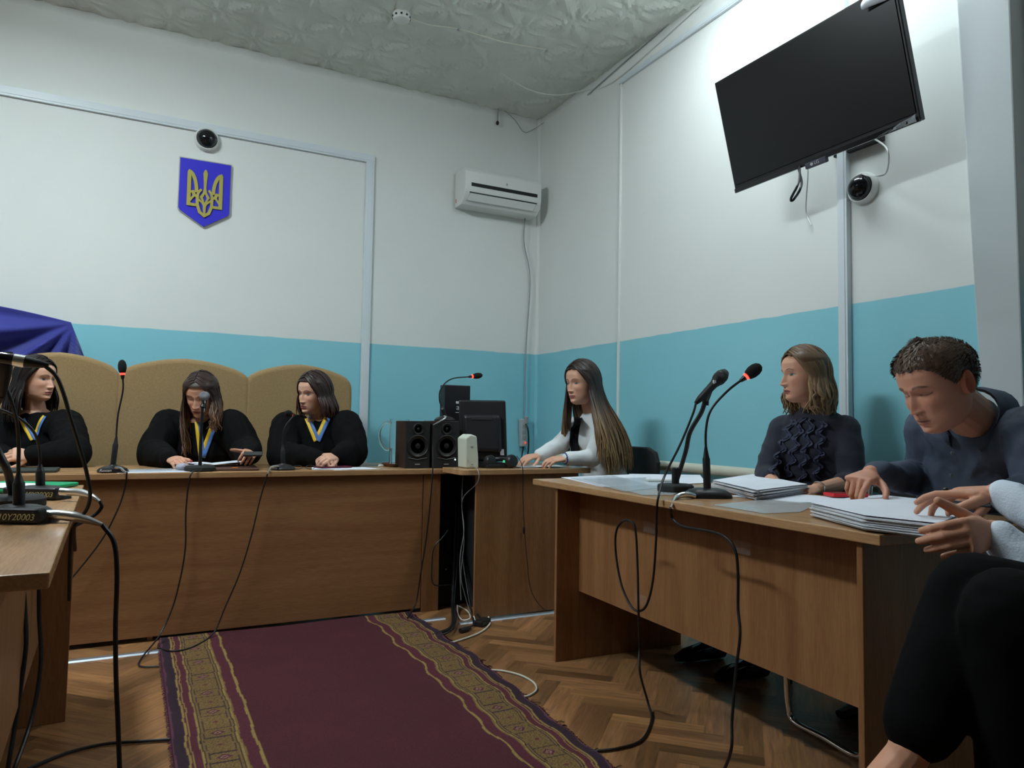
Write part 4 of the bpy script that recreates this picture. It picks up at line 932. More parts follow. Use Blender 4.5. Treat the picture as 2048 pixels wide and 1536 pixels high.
P = [pd(205, 1050, d1-.0), pd(228, 1085, d1), pd(234, 1150, d1), pd(231, 1250, d1), pd(232, 1350, d1-.02), pd(236, 1450, d1-.03), pd(240, 1560, d1-.05), pd(244, 1700, d1-.06)]
mic_cable(P, 'thick black cable of the near numbered microphone hanging past left table edge', .0055, plug=([pd(88, 1030, d1-.01), pd(118, 1030, d1-.01), pd(150, 1034, d1-.005), pd(182, 1042, d1), Vector(P[0])], .012))
P = [pd(200, 1003, d2-.1), pd(203, 1014, d2-.1), pd(192, 1028, d2-.1), pd(165, 1044, d2-.12), pd(146, 1058, d2-.14), pd(140, 1100, d2-.1), pd(138, 1200, d2)]
mic_cable(P, 'black cable of the far numbered microphone curling over left table edge', .005, plug=([pd(121, 983, d2-.06), pd(140, 984, d2-.06), pd(165, 986, d2-.07), pd(185, 993, d2-.09), Vector(P[0])], .011))
# handheld on flexible stand
c = at('z', TZ, 20, 1020); c = c+Vector((.0, .06, 0)); d0 = (c-CAM).dot(CF)
t = thing('handheld_microphone', (c.x, c.y, TZ), 'handheld microphone with silver ring pointing left over left table', 'microphone')
MB().lathe([(.068, 0), (.075, .005), (.075, .024), (.066, .032), (.01, .034)], c, n=36).build('base', M['blackm'], t, smooth=True)
tail = pd(97, 731, 1.62); hd = pd(-75, 703, 1.56); dr = (hd-tail).normalized(); Lm = (hd-tail).length
MB().lathe([(.005, 0), (.008, .012), (.011, .03), (.0125, .045)], tail, dr, 20).build('plug', M['black'], t, smooth=True)
MB().lathe([(.0138, .045), (.0138, .066)], tail, dr, 20).build('silver_ring', M['steel'], t, smooth=True)
MB().lathe([(.0135, .066), (.0135, .09), (.0125, .092), (.015, Lm*.7), (.022, Lm*.8)], tail, dr, 20).build('handle', M['blackg'], t, smooth=True)
MB().ell(hd, (.026, .026, .026)).build('grille', M['foam'], t, smooth=True)
MB().tube([pd(5, 705, 1.6), pd(8, 740, 1.6), pd(2, 790, 1.62)], [.02, .016, .010], 12).build('clip', M['black'], t, smooth=True)
MB().tube(spl([pd(2, 790, 1.62), pd(-22, 830, 1.66), pd(-15, 880, d0-.06), pd(14, 940, d0-.03), pd(24, 985, d0), c+Vector((0, 0, .03))], 10), .010, 12).build('stand_arm', M['black'], t, smooth=True)
P = [tail+dr*.01, pd(112, 752, 1.62), pd(128, 790, 1.63), pd(140, 832, 1.64), pd(155, 880, 1.66), pd(172, 940, 1.7), pd(180, 985, 1.72), pd(175, 1015, 1.74), pd(158, 1040, 1.76), pd(148, 1056, 1.78), pd(150, 1100, 1.9)]
mic_cable(P, 'black cable falling from the silver-ringed handheld microphone to left table edge', .0045)
P = [pd(0, 740, 1.66), pd(12, 790, 1.66), pd(28, 850, 1.68), pd(34, 905, 1.70), pd(30, 960, 1.72), pd(10, 1000, 1.74)]
c = at('z', TZ, 60, 985)
t = thing('folder', (at('z', TZ, 40, 985).x, at('z', TZ, 40, 985).y, TZ), 'bright green plastic folder lying behind the left table microphones', 'folder')
gm = mat('green_plastic', s2l(25, 165, 110), .3)
fc = at('z', TZ+.01, 40, 972); R = Matrix.Rotation(ang, 3, 'Z')
MB().box((fc.x-.02, fc.y-.01, TZ+.009), (.27, .30, .014), R).build('cover', gm, t, bevel=.006, seg=3)
MB().box(Vector((fc.x-.05, fc.y-.06, TZ+.018)), (.19, .18, .002), R).build('sheet', M['paper'], t)
# cables under the left table and on the floor
mic_cable([pd(45, 1150, 1.9), pd(50, 1220, 1.9), pd(52, 1290, 1.88), pd(42, 1370, 1.86), pd(30, 1450, 1.84), pd(15, 1540, 1.8), pd(0, 1620, 1.8)], 'left of two black cables hanging beneath the left table', .0055)
mic_cable([pd(78, 1150, 2.1), pd(78, 1230, 2.1), pd(82, 1310, 2.08), pd(75, 1380, 2.05), pd(58, 1455, 2.0), pd(28, 1540, 1.9), pd(10, 1600, 1.9)], 'right of two black cables hanging beneath the left table', .0055)
F_ = lambda P, z=.007: [flo(a, b, z) for a, b in P]
cable('floor_cable', F_([(340, 1479), (280, 1483), (210, 1488), (140, 1504), (80, 1527), (30, 1552), (-40, 1600)]), .005, 'black cable lying on parquet from the rug toward left table', 'cable')
cable('floor_cable', F_([(1195, 1503), (1180, 1504)]), .004, 'short black cable end slipping under the right rug edge', 'cable')
cable('network_cable', [at('y', 3.62, 965, 1222), flo(978, 1236, .01), flo(978, 1250), flo(958, 1266), flo(920, 1280), flo(880, 1292), flo(860, 1299, .004)], .0042, 'cream cable curving on parquet from the desk gap to rug', 'cream')
cable('network_cable', F_([(955, 1341), (1000, 1341), (1040, 1350), (1066, 1364), (1073, 1378), (1062, 1389), (1040, 1396), (1030, 1398)], .005), .004, 'cream cable loop on parquet beside right rug edge', 'cream')
for k, (P, r, l, m_) in enumerate((
    ([at('y', 3.79, 912, 1000), at('y', 3.76, 908, 1130), at('y', 3.66, 905, 1205), flo(906, 1244, .02), flo(897, 1258, .01), flo(878, 1266, .01), flo(862, 1272, .006)], .008, 'thick black cable bundle running from the gap to rug', 'cable'),
    ([at('y', 3.79, 918, 1010), at('y', 3.76, 914, 1130), at('y', 3.66, 909, 1200), flo(912, 1240, .02), flo(900, 1262, .02), flo(880, 1270, .012), flo(866, 1275, .006)], .005, 'second black cable beside the thick bundle at the gap', 'cable'),
    ([at('y', 3.79, 922, 1100), at('y', 3.62, 938, 1200), at('y', 3.52, 945, 1228), flo(948, 1248, .01), flo(940, 1254, .012)], .0045, 'black power lead with its loose plug on the parquet', 'cable'),
    ([at('y', 3.79, 920, 1090), at('y', 3.70, 934, 1160), at('y', 3.54, 948, 1212), flo(962, 1238, .02), flo(972, 1246, .015)], .006, 'black cable falling from the gap toward cream cable', 'cable'),
    ([at('y', 3.58, 915, 1210), at('y', 3.56, 916, 1228), flo(925, 1240, .02), flo(940, 1236, .03), at('y', 3.56, 935, 1222), at('y', 3.58, 917, 1212)], .0028, 'white lead looped in the tangle at foot of the gap', 'white'),
    ([at('y', 3.52, 946, 1226), flo(952, 1244, .02), flo(960, 1246, .01), flo(970, 1241, .02), at('y', 3.53, 950, 1229)], .0025, 'small white lead loop at right of the tangle', 'white'),
    ([at('y', 3.70, 896, 1060), onb(885, 1075), onb(868, 1095), onb(864, 1130), onb(864, 1160), onb(872, 1171), onb(895, 1170), at('y', 3.7, 905, 1169)], .003, 'black cable looping out of the gap across bench end post', 'cable'),
    ([at('y', 3.62, 926, 940), at('y', 3.62, 924, 1010), at('y', 3.62, 928, 1080), at('y', 3.62, 922, 1150), at('y', 3.62, 930, 1190), at('y', 3.60, 940, 1225)], .002, 'thin grey cord running down inside the dark gap', 'grey'))):
    cable('power_cable', P, r, l, m_)
pc = flo(930, 1259, .012); t = thing('power_plug', (pc.x, pc.y, 0), 'black power plug lying loose on the parquet by the gap', 'plug')
MB().tube([pc+Vector((.035, .02, 0)), pc, pc+Vector((-.03, -.012, 0))], [.009, .013, .012], 12).build('body', M['black'], t, smooth=True)
tag(MB().box((flo(965, 1244, .015).x, flo(965, 1244, .015).y, .016), (.09, .05, .028), Matrix.Rotation(.6, 3, 'Z')).build('power_adapter', M['black'], bevel=.006), 'black power adapter at the end of the cable tangle', 'adapter')

# ------------------------------------------------------------------ seats
def office_chair(c, face, label, back=True):
    c = Vector(c); f = Vector(face).normalized(); s_ = Vector((-f.y, f.x, 0)); R = Matrix((s_, f, Vector((0, 0, 1)))).transposed()
    t = thing('office_chair', (c.x, c.y, 0), label, 'chair'); P = lambda x, y, z: c+s_*x+f*y+Vector((0, 0, z))
    MB().box(P(0, 0, .44), (.44, .42, .05), R).build('seat', M['blackm'], t, bevel=.02, seg=3)
    if back:
        mb = MB(); rows = []
        n = 10; poly = [(-.22, .60), (-.23, .80), (-.20, .86), (-.12, .885), (.12, .885), (.20, .86), (.23, .80), (.22, .60), (.15, .58), (-.15, .58)]
        mb.prism([(a, b) for a, b in poly], c-f*.235, s_, (0, 0, 1), .03); mb.build('backrest', M['blackm'], t, bevel=.01, seg=2)
    for x in (-.2, .2):
        MB().tube([P(x, .18, .42), P(x, .20, 0)], .010, 10).build('leg', M['black'], t, smooth=True)
        MB().tube([P(x, -.19, .0), P(x, -.20, .42), P(x, -.24, .80)], .010, 10).build('leg', M['black'], t, smooth=True)
    return t
office_chair((2.52, 3.62, 0), (-1, .12, 0), 'black upholstered chair behind the long-haired secretary')
office_chair((2.55, 2.30, 0), (-1, 0, 0), 'black chair under the woman in navy, its leg seen below right table')
def sled_chair():
    t = thing('cantilever_chair', (2.35, 1.62, 0), 'chair on a bent chrome tube frame seen under right table near end', 'chair')
    a = flo(1582, 1440, .013); b = flo(1722, 1517, .013)
    up1 = Vector((a.x+.01, a.y+.04, .42)); up2 = Vector((b.x+.01, b.y-.04, .42))
    A = a+(b-a)*.05; B = b+(a-b)*.05
    P = [up1, a+Vector((.0, .02, .16)), a+Vector((0, .012, .05)), A+Vector((0, 0, .0)), (a+b)/2, B, b+Vector((0, -.012, .05)), b+Vector((.0, -.02, .16)), up2]
    MB().tube(spl(P, 8), .011, 12).build('sled_frame', M['chrome'], t, smooth=True)
    for p in (up1, up2): MB().tube([p, p+Vector((.45, .02, 0)), p+Vector((.5, .02, .42))], .011, 10).build('side_rail', M['chrome'], t, smooth=True)
    MB().bb(a.x+.02, a.x+.46, b.y-.02, a.y+.02, .43, .48).build('seat', M['blackm'], t, bevel=.02)
    MB().bb(a.x+.49, a.x+.52, b.y-.02, a.y+.02, .52, .80).build('backrest', M['blackm'], t, bevel=.012)
sled_chair()
# ------------------------------------------------------------------ people: builders
def skin_mat():
    m = mat('skin', (.5, .3, .22), .48, attr='Col', bump=.12, bscale=260, spec=.4); b = m.node_tree.nodes['Principled BSDF']
    b.inputs['Subsurface Weight'].default_value = .12; b.inputs['Subsurface Radius'].default_value = (.012, .005, .003); return m
M['skin'] = skin_mat()
M['hair'] = mat('hair_strands', (.03, .02, .015), .42, attr='Col', spec=.45)
SKINF = np.array(s2l(214, 166, 142)); SKINM = np.array(s2l(208, 152, 128))
def sstep(a, b, x):
    t = np.clip((x-a)/(b-a), 0, 1); return t*t*(3-2*t)
def interp(z, pts): p = np.array(pts); return np.interp(z, p[:, 0], p[:, 1])
def smooth_interp(z, pts):
    zz = np.linspace(-.125, .125, 251); v = interp(zz, pts); k = np.exp(-np.linspace(-2, 2, 13)**2); k /= k.sum()
    vp = np.pad(v, 6, mode='edge'); v2 = np.convolve(vp, k, 'valid'); return np.interp(z, zz, v2)
Ff = [(-.118, .050), (-.112, .066), (-.100, .078), (-.085, .077), (-.07, .081), (-.05, .083), (-.02, .084), (0, .082), (.02, .088), (.05, .087), (.07, .079), (.09, .060), (.105, .038), (.115, .012), (.118, 0)]
Bb = [(-.118, -.020), (-.11, .005), (-.10, .02), (-.085, .03), (-.06, .055), (-.03, .085), (0, .098), (.04, .104), (.07, .092), (.09, .072), (.105, .045), (.115, .015), (.118, 0)]
Wd = [(-.118, .012), (-.112, .026), (-.100, .038), (-.085, .050), (-.06, .059), (-.03, .066), (0, .071), (.03, .075), (.06, .073), (.08, .063), (.095, .048), (.108, .028), (.115, .010), (.118, 0)]
def skull(z, phi, jaw=1., fat=0):
    f = smooth_interp(z, Ff); b = smooth_interp(z, Bb); w_ = smooth_interp(z, Wd)*(1+fat*np.exp(-((z+.07)/.04)**2))*(1+(jaw-1)*np.exp(-((z+.09)/.03)**2))
    top = np.clip(1-np.abs(z/.1185)**6, 0, 1)**.5; f = f*np.where(z > 0, top, 1); b = b*np.where(z > 0, top, 1); w_ = w_*np.where(z > 0, top, 1)
    cp, sp_ = np.cos(phi), np.sin(phi); yc = .008
    x = w_*np.sign(sp_)*np.abs(sp_)**.88
    y = np.where(cp > 0, yc-(f+yc)*np.abs(cp)**.86, yc+(b-yc)*np.abs(cp)**.9)
    return x, y
def head_arrays(skin, lip=(150, 70, 72), brow=(50, 35, 28), iris=(60, 45, 35), lid=1., jaw=1., fat=0, male=False, nose=1., iris_dx=0., browz=0):
    nr, nc = 170, 190
    tz = np.linspace(-1, 1, nr); z = -.118+.236*(.5+.5*(tz*.82+.18*np.sin(tz*math.pi/2)*1.0)/1.0) if False else np.linspace(-.118, .118, nr)
    z = .118*np.sin(np.linspace(-1, 1, nr)*math.pi/2*.999)*.35+.118*np.linspace(-1, 1, nr)*.65
    t = np.linspace(-1, 1, nc, endpoint=False); ph = math.pi*np.sign(t)*np.abs(t)**1.35
    Z, P = np.meshgrid(z, ph, indexing='ij'); X, Y = skull(Z, P, jaw, fat)
    fr = sstep(.1, .5, np.cos(P)); ax = np.abs(X); g = lambda x0, z0, sx, sz: np.exp(-((ax-x0)/sx)**2-((Z-z0)/sz)**2)
    d = np.zeros_like(X)
    zt = -.040; u = np.clip((.014-Z)/(.014-zt), 0, 1)
    prot = (.004+.020*u**1.15)*nose*sstep(.022, .008, Z)*sstep(zt-.011, zt-.001, Z)
    sig = .0062+.0040*u; d += prot*np.exp(-(ax/sig)**2)
    d += .0095*nose*g(.0118, -.0425, .0062, .0065)
    d -= .0030*g(.007, -.052, .003, .0025)
    d -= .0115*g(.031, .0035, .0165, .0115); d -= .004*g(.014, .002, .006, .008)
    d += .0075*g(.0315, -.0005, .0125, .0078)
    d += .0016*g(.0315, .0085, .014, .0016)
    d += (.0065 if male else .003)*g(.024, .0185+browz, .021, .0065)
    d += .0045*g(.040, -.028, .018, .016); d -= .003*g(.044, -.062, .012, .018)
    d += .0045*g(0, -.068, .024, .018)
    wl = .0215
    d += .0040*np.exp(-(ax/.017)**4-((Z+.0655)/.0036)**2); d += .0052*np.exp(-(ax/.0145)**4-((Z+.0755)/.0046)**2)
    d -= .0035*np.exp(-(ax/.021)**4-((Z+.0705)/.0016)**2); d -= .0015*g(0, -.058, .0035, .005)
    d -= .0035*g(0, -.085, .018, .004); d += (.0065 if not male else .0085)*g(0, -.099, .0155, .010)
    Y = Y-d*fr
    C = np.empty(X.shape+(3,)); C[:] = skin
    def mixc(m, c, k=1.):
        c = np.array(s2l(*c)) if max(c) > 1 else np.array(c); C[:] = C*(1-(m*k)[..., None])+c*(m*k)[..., None]
    mixc(g(.040, -.030, .02, .018)*fr, tuple(skin*np.array((1.02, .78, .74))), .45)
    mixc(np.exp(-((ax)/.011)**2-((Z+.042)/.009)**2)*fr, tuple(skin*np.array((1.0, .78, .72))), .5)
    lz = -.0705; ml = sstep(1.25, .85, (ax/.0225)**2+((Z-lz)/np.where(Z > lz, .0078, .0100))**2)*fr*sstep(.024, .021, ax)
    mixc(ml, lip, .85 if not male else .55); mixc(np.exp(-((Z-lz)/.0011)**2)*sstep(.024, .02, ax)*fr, (70, 30, 30), .8)
    bz = .0205+browz+.0035*np.sin(np.clip((ax-.012)/.036, 0, 1)*math.pi)-.002*np.clip((ax-.03)/.02, 0, 1)
    th = (.0027 if not male else .0036)*(1-.5*np.clip((ax-.026)/.022, 0, 1))
    mixc(np.exp(-((Z-bz)/th)**4)*sstep(.011, .016, ax)*sstep(.050, .044, ax)*fr, brow, .9)
    ex = (ax-.0315)/.0150; up = .0055*lid*np.clip(1-ex**2, 0, 1)**.8+.0002; lo = -.0050*np.clip(1-ex**2, 0, 1)**.9
    if lid < .35: up = lo+.0016*np.clip(1-ex**2, 0, 1)
    inside = sstep(-.0006, .0006, up-Z)*sstep(-.0006, .0006, Z-lo)*(np.abs(ex) < 1)*fr
    mixc(inside, (150, 142, 138), 1 if lid > .35 else .0)
    sx = np.sign(X); xi = X-iris_dx; ri = np.hypot(np.abs(xi)-.0315 if iris_dx == 0 else xi-sx*.0315, Z-.0003*lid)
    mixc(inside*sstep(.0076, .0064, ri), iris, 1 if lid > .35 else 0); mixc(inside*sstep(.0032, .0025, ri), (8, 6, 6), 1 if lid > .35 else 0)
    mixc(np.exp(-((Z-up-.0006)/.0014)**2)*(np.abs(ex) < 1.08)*fr, (30, 20, 20), .9 if not male else .7)
    mixc(np.exp(-((Z-lo+.0006)/.0009)**2)*(np.abs(ex) < 1)*fr, (90, 60, 55), .5)
    mixc(np.exp(-((Z-.010)/.004)**2)*np.clip(1-ex**2, 0, 1)*fr, (120, 85, 78) if not male else (170, 120, 100), .3)
    mixc(g(.0075, -.0515, .0032, .0020)*fr, (70, 35, 30), .7)
    V = np.stack([X, Y, Z], -1).reshape(-1, 3); i, j = np.meshgrid(np.arange(nr-1), np.arange(nc), indexing='ij'); j2 = (j+1) % nc
    F = np.stack([(i*nc+j).ravel(), (i*nc+j2).ravel(), ((i+1)*nc+j2).ravel(), ((i+1)*nc+j).ravel()], 1)
    Vs = [V]; Fs = [F]; Cs = [C.reshape(-1, 3)]; off = len(V)
    for s_ in (-1, 1):      # ears
        n1, n2 = 14, 36; VV = []; 
        for a in range(n1+1):
            rho = a/n1
            for b_ in range(n2):
                q = 2*math.pi*b_/n2; rr = 1+.10*math.cos(q-.9)-.06*math.cos(2*q); ry, rz = .017*rr*rho, .031*rr*rho*(1-.12*math.sin(q)*-1)
                hgt = .010+.010*math.exp(-((rho-.86)/.12)**2)+.005*math.exp(-((rho-.45)/.12)**2)*(math.sin(q) > -.3)-.007*math.exp(-(rho/.3)**2)-.022*max(0, rho-.93)/.07*.6
                yy = .014+math.cos(q)*ry+.25*math.sin(q)*rz*.6; zz = -.012+math.sin(q)*rz
                VV.append((s_*(.064+hgt+.30*(yy-.0)*1.0*.5), yy+.004, zz))
        FF = [(a*n2+b_, a*n2+(b_+1) % n2, (a+1)*n2+(b_+1) % n2, (a+1)*n2+b_) for a in range(n1) for b_ in range(n2)]
        c = np.empty((len(VV), 3)); c[:] = skin*np.array((1.0, .80, .74)); k = np.array([a/n1 for a in range(n1+1) for _ in range(n2)])
        Vs.append(np.array(VV)); Fs.append(np.array(FF)+off); Cs.append(c); off += len(VV)
    return np.concatenate(Vs), np.concatenate(Fs), np.concatenate(Cs)
class Head:
    def __init__(s, c, face, pitch=0, roll=0, scale=1.):
        f = Vector((face[0], face[1], 0)).normalized(); x = Vector((-f.y, f.x, 0))   # subject's left
        R = Matrix((x, -f, Vector((0, 0, 1)))).transposed()
        s.R = R @ Matrix.Rotation(pitch, 3, 'X') @ Matrix.Rotation(roll, 3, 'Y'); s.c = Vector(c); s.k = scale
    def w(s, p): return s.c+s.R @ (Vector(p)*s.k)
    def arr(s, V): return (np.array(s.R) @ (V.T*s.k)).T+np.array(s.c)
def remesh(mb, vox, smooth_it=4, name='tmp'):
    me = mb.mesh(name, True); o = bpy.data.objects.new('tmp', me); COL.objects.link(o)
    md = o.modifiers.new('r', 'REMESH'); md.mode = 'VOXEL'; md.voxel_size = vox; md.use_smooth_shade = True
    if smooth_it:
        ms = o.modifiers.new('s', 'SMOOTH'); ms.factor = .5; ms.iterations = smooth_it
    bpy.context.view_layer.update(); out = bpy.data.meshes.new_from_object(o.evaluated_get(bpy.context.evaluated_depsgraph_get()))
    bpy.data.objects.remove(o); out.name = name; return out
def coords(me):
    a = np.empty(len(me.vertices)*3, np.float32); me.vertices.foreach_get('co', a); return a.reshape(-1, 3)
def folds(me, amp=.004, sc=(9, 9, 5), seed=0, amp2=.0012):
    """cloth folds: push the vertices along their normals"""
    V = coords(me); n = np.empty(len(V)*3, np.float32); me.vertices.foreach_get('normal', n); n = n.reshape(-1, 3); S = Vector((seed*3.7, seed*1.9, seed))
    d = np.array([noise.noise(Vector((v[0]*sc[0], v[1]*sc[1], v[2]*sc[2]))+S) for v in V])
    d2 = np.array([noise.noise(Vector((v[0]*sc[0]*3, v[1]*sc[1]*3, v[2]*sc[2]*2.4))+S) for v in V])
    rid = (1-np.abs(d)*2.6); V2 = V+n*((rid*amp+d2*amp2*2)[:, None]); me.vertices.foreach_set('co', V2.astype(np.float32).ravel()); me.update()
def person_body(root, H, skin, mb, vox=.0028, head_kw={}, reds=()):
    """one mesh: remeshed neck, arms and hands joined with the modelled head"""
    me = remesh(mb, vox, 3, 'body'); V = coords(me).astype(float); C = np.empty((len(V), 3)); C[:] = skin*.97
    for p, r, c in reds:
        m = np.exp(-(np.linalg.norm(V-np.array(p), axis=1)/r)**4)[:, None]; C = C*(1-m)+np.array(s2l(*c))*m
    F = [tuple(p.vertices) for p in me.polygons]; hv, hf, hc = head_arrays(skin, **head_kw); n = len(V)
    V = np.concatenate([V, H.arr(hv)]); C = np.concatenate([C, hc]); F += [tuple(int(i)+n for i in f) for f in hf]
    m2 = bpy.data.meshes.new('body'); m2.from_pydata(V.tolist(), [], F); m2.polygons.foreach_set('use_smooth', [True]*len(m2.polygons)); setcol(m2, C)
    bpy.data.meshes.remove(me); return link_mesh('body', m2, M['skin'], root)
def garment(root, name, mb, m, vox=.006, amp=.004, sc=(9, 9, 5), seed=1, sm=4, amp2=.0012):
    me = remesh(mb, vox, sm, name); folds(me, amp, sc, seed, amp2); me.polygons.foreach_set('use_smooth', [True]*len(me.polygons))
    return link_mesh(name, me, m, root)
def neck(mb, H, base, r=.050):
    mb.limb([base, base.lerp(H.w((0, .022, -.06)), .5), H.w((0, .020, -.055)), H.w((0, .018, -.02))], [r*1.12, r*.98, r*.96, r*.9], 18)
def hand(mb, wrist, d, back, thumb, curl=(30, 35, 25), size=1., spread=1., tcurl=25, tout=40, curls=None, fr=1.):
    """d: wrist to fingers; back: out of the back of the hand; thumb: +1/-1 side (x = back x d)"""
    d = Vector(d).normalized(); b = Vector(back); b = (b-d*b.dot(d)).normalized(); x = b.cross(d).normalized()*thumb; w_ = Vector(wrist); S = size
    P = lambda a, e, c: w_+(x*a+d*e+b*c)*S
    cc = [P(0, -.012, 0), P(0, .012, 0), P(.002, .045, 0), P(.0, .078, .0), P(0, .090, 0)]
    mb.loft(cc, [.024*S, .027*S, .037*S, .040*S, .034*S], [.018*S, .017*S, .0150*S, .0125*S, .008*S], x, 24)
    mb.ell(P(.024, .030, -.007), (.016*S,)*3)
    tips = []
    bases = [(.0295, .084), (.0100, .090), (-.0100, .086), (-.0285, .076)]; L = [(.042, .025, .021), (.046, .029, .022), (.043, .027, .021), (.033, .020, .019)]; rad = [.0086, .0088, .0083, .0074]
    for k in range(4):
        c3 = curls[k] if curls else curl; a = (bases[k][0]*.30/.03)*.38*spread*.35; p = P(bases[k][0], bases[k][1]-.006, 0); ang_ = 0; pts = [P(bases[k][0]*.9, bases[k][1]-.03, 0), p]; fx = x*math.sin(a)+d*math.cos(a)
        for q in range(3):
            ang_ += math.radians(c3[q]); dv = fx*math.cos(ang_)-b*math.sin(ang_); p = p+dv*L[k][q]*S; pts.append(p)
        r = rad[k]*S*fr; mb.limb(pts, [r, r*1.08, r, r*.92, r*.74], 12); tips.append(pts[-1])
    p = P(.020, .018, -.006); pts = [p]; o = math.radians(tout); dv = (x*math.sin(o)+d*math.cos(o)-b*.25).normalized()
    for q, l in enumerate((.042, .032, .026)):
        p = p+dv*l*S; pts.append(p); t_ = math.radians(tcurl*(.5+.5*q)); dv = (dv*math.cos(t_)+(d*.8-x*.5-b*.35).normalized()*math.sin(t_)).normalized()
    mb.limb(pts, [.013*S, .0108*S*fr, .0096*S*fr, .0078*S*fr], 12); tips.append(pts[-1]); return tips
# ------------ hair
def long_hair(root, H, top, tip, length, n=260, seed=1, part=.0, front=62, drift=lambda side, psi: Vector((0, 0, 0)), thick=.010, wave=.010, ombre=(.5, .9), vol=1., lenf=None, asym=(1, 1), capfront=.070, name='hair', rough=.0):
    rnd = random.Random(seed); V = []; F = []; C = []; top = np.array(s2l(*top)); tip = np.array(s2l(*tip))
    # scalp cap
    nr, nc = 46, 80; z = np.linspace(-.075, .118, nr); ph = np.linspace(-math.pi, math.pi, nc, endpoint=False); Z, P = np.meshgrid(z, ph, indexing='ij'); X, Y = skull(Z, P)
    ap = np.abs(P); lim = np.interp(ap, [0, math.radians(28), math.radians(52), math.radians(72), math.radians(90), math.pi], [capfront, capfront-.004, capfront-.022, .02, -.045, -.075])
    off = .008*vol+.004*np.clip((Z-lim)/.03, 0, 1)*vol; cX = X*(1+off/.075); cY = .01+(Y-.01)*(1+off/.09); cZ = Z*(1+off/.11)+.002
    cv = H.arr(np.stack([cX, cY, cZ], -1).reshape(-1, 3)); ok = (Z >= lim-.004)
    V += [tuple(v) for v in cv]; sh = np.array([.85+.3*noise.noise(Vector((p_*9, z_*3, seed))) for z_, p_ in zip(Z.ravel(), P.ravel())]); C += [tuple(top*s_) for s_ in sh]
    for i in range(nr-1):
        for j in range(nc):
            j2 = (j+1) % nc
            if ok[i, j] and ok[i+1, j] and ok[i, j2] and ok[i+1, j2]: F.append((i*nc+j, i*nc+j2, (i+1)*nc+j2, (i+1)*nc+j))
    F.append(tuple((nr-1)*nc+j for j in range(nc)))
    A = Vector((.0825*vol, .106*vol, .116*vol)); cen = Vector((0, .010, .006))
    for k in range(n):
        side = 1 if k % 2 else -1; s_ = rnd.random(); th = math.radians(48+100*s_)
        psi = math.radians(front+(180-front)*min(1, max(0, s_+rnd.uniform(-.12, .12)))**.9)
        r0 = Vector((part+side*.03, -math.cos(th), math.sin(th))).normalized(); rd = Vector((side*math.sin(psi), -math.cos(psi), -.10)).normalized()
        lay = rnd.uniform(.98, 1.07); om = math.acos(max(-1, min(1, r0.dot(rd)))); pts = []
        for q in range(8):
            t = q/7; v = (r0*math.sin((1-t)*om)+rd*math.sin(t*om))/math.sin(om) if om > .01 else r0
            pts.append(H.w(cen+Vector((v.x*A.x*lay, v.y*A.y*lay, v.z*A.z*lay))))
        ln = length*(asym[0] if side < 0 else asym[1])*rnd.uniform(.82, 1.03)*(lenf(side, psi) if lenf else 1); p = pts[-1]; dv = drift(side, psi); m_ = 9; fz = rnd.uniform(0, 6.28); wv = wave*rnd.uniform(.4, 1.2)
        ou = (H.R @ Vector((rd.x, rd.y, 0))).normalized(); tg = Vector((-ou.y, ou.x, 0)); rr = rnd.uniform(-.5, 1)
        for q in range(1, m_+1):
            t = q/m_; e = t*t*(3-2*t)
            pts.append(p+Vector((0, 0, -ln*t))+dv*e+ou*(.012*math.sin(t*3.1)+rr*.018*t)+tg*(wv*math.sin(fz+t*7)*t+rnd.uniform(-1, 1)*rough*t)+ou*wv*.6*math.cos(fz+t*6)*t)
        n0 = len(V); ns = 6; k_ = len(pts); rw = thick*rnd.uniform(.7, 1.25); tone = rnd.uniform(.7, 1.3); a = None
        for i, p in enumerate(pts):
            t_ = (pts[min(i+1, k_-1)]-pts[max(i-1, 0)]).normalized(); o_ = (p-H.w((0, .01, 0))); o_ = (o_-t_*o_.dot(t_)).normalized(); b_ = t_.cross(o_)
            u = i/(k_-1); r_ = rw*(.55+.45*min(1, u*4))*(1 if u < .75 else 1-.8*(u-.75)/.25)
            mixv = min(1, max(0, (u-ombre[0])/(ombre[1]-ombre[0]))); cc = (top*(1-mixv)+tip*mixv)*tone
            for j in range(ns):
                q = 2*math.pi*j/ns; V.append(tuple(p+b_*math.cos(q)*r_+o_*math.sin(q)*r_*.42)); C.append(tuple(cc))
        for i in range(k_-1):
            for j in range(ns): F.append((n0+i*ns+j, n0+i*ns+(j+1) % ns, n0+(i+1)*ns+(j+1) % ns, n0+(i+1)*ns+j))
    me = bpy.data.meshes.new(name); me.from_pydata(V, [], F); me.polygons.foreach_set('use_smooth', [True]*len(me.polygons)); setcol(me, np.array(C)); return link_mesh(name, me, M['hair'], root)
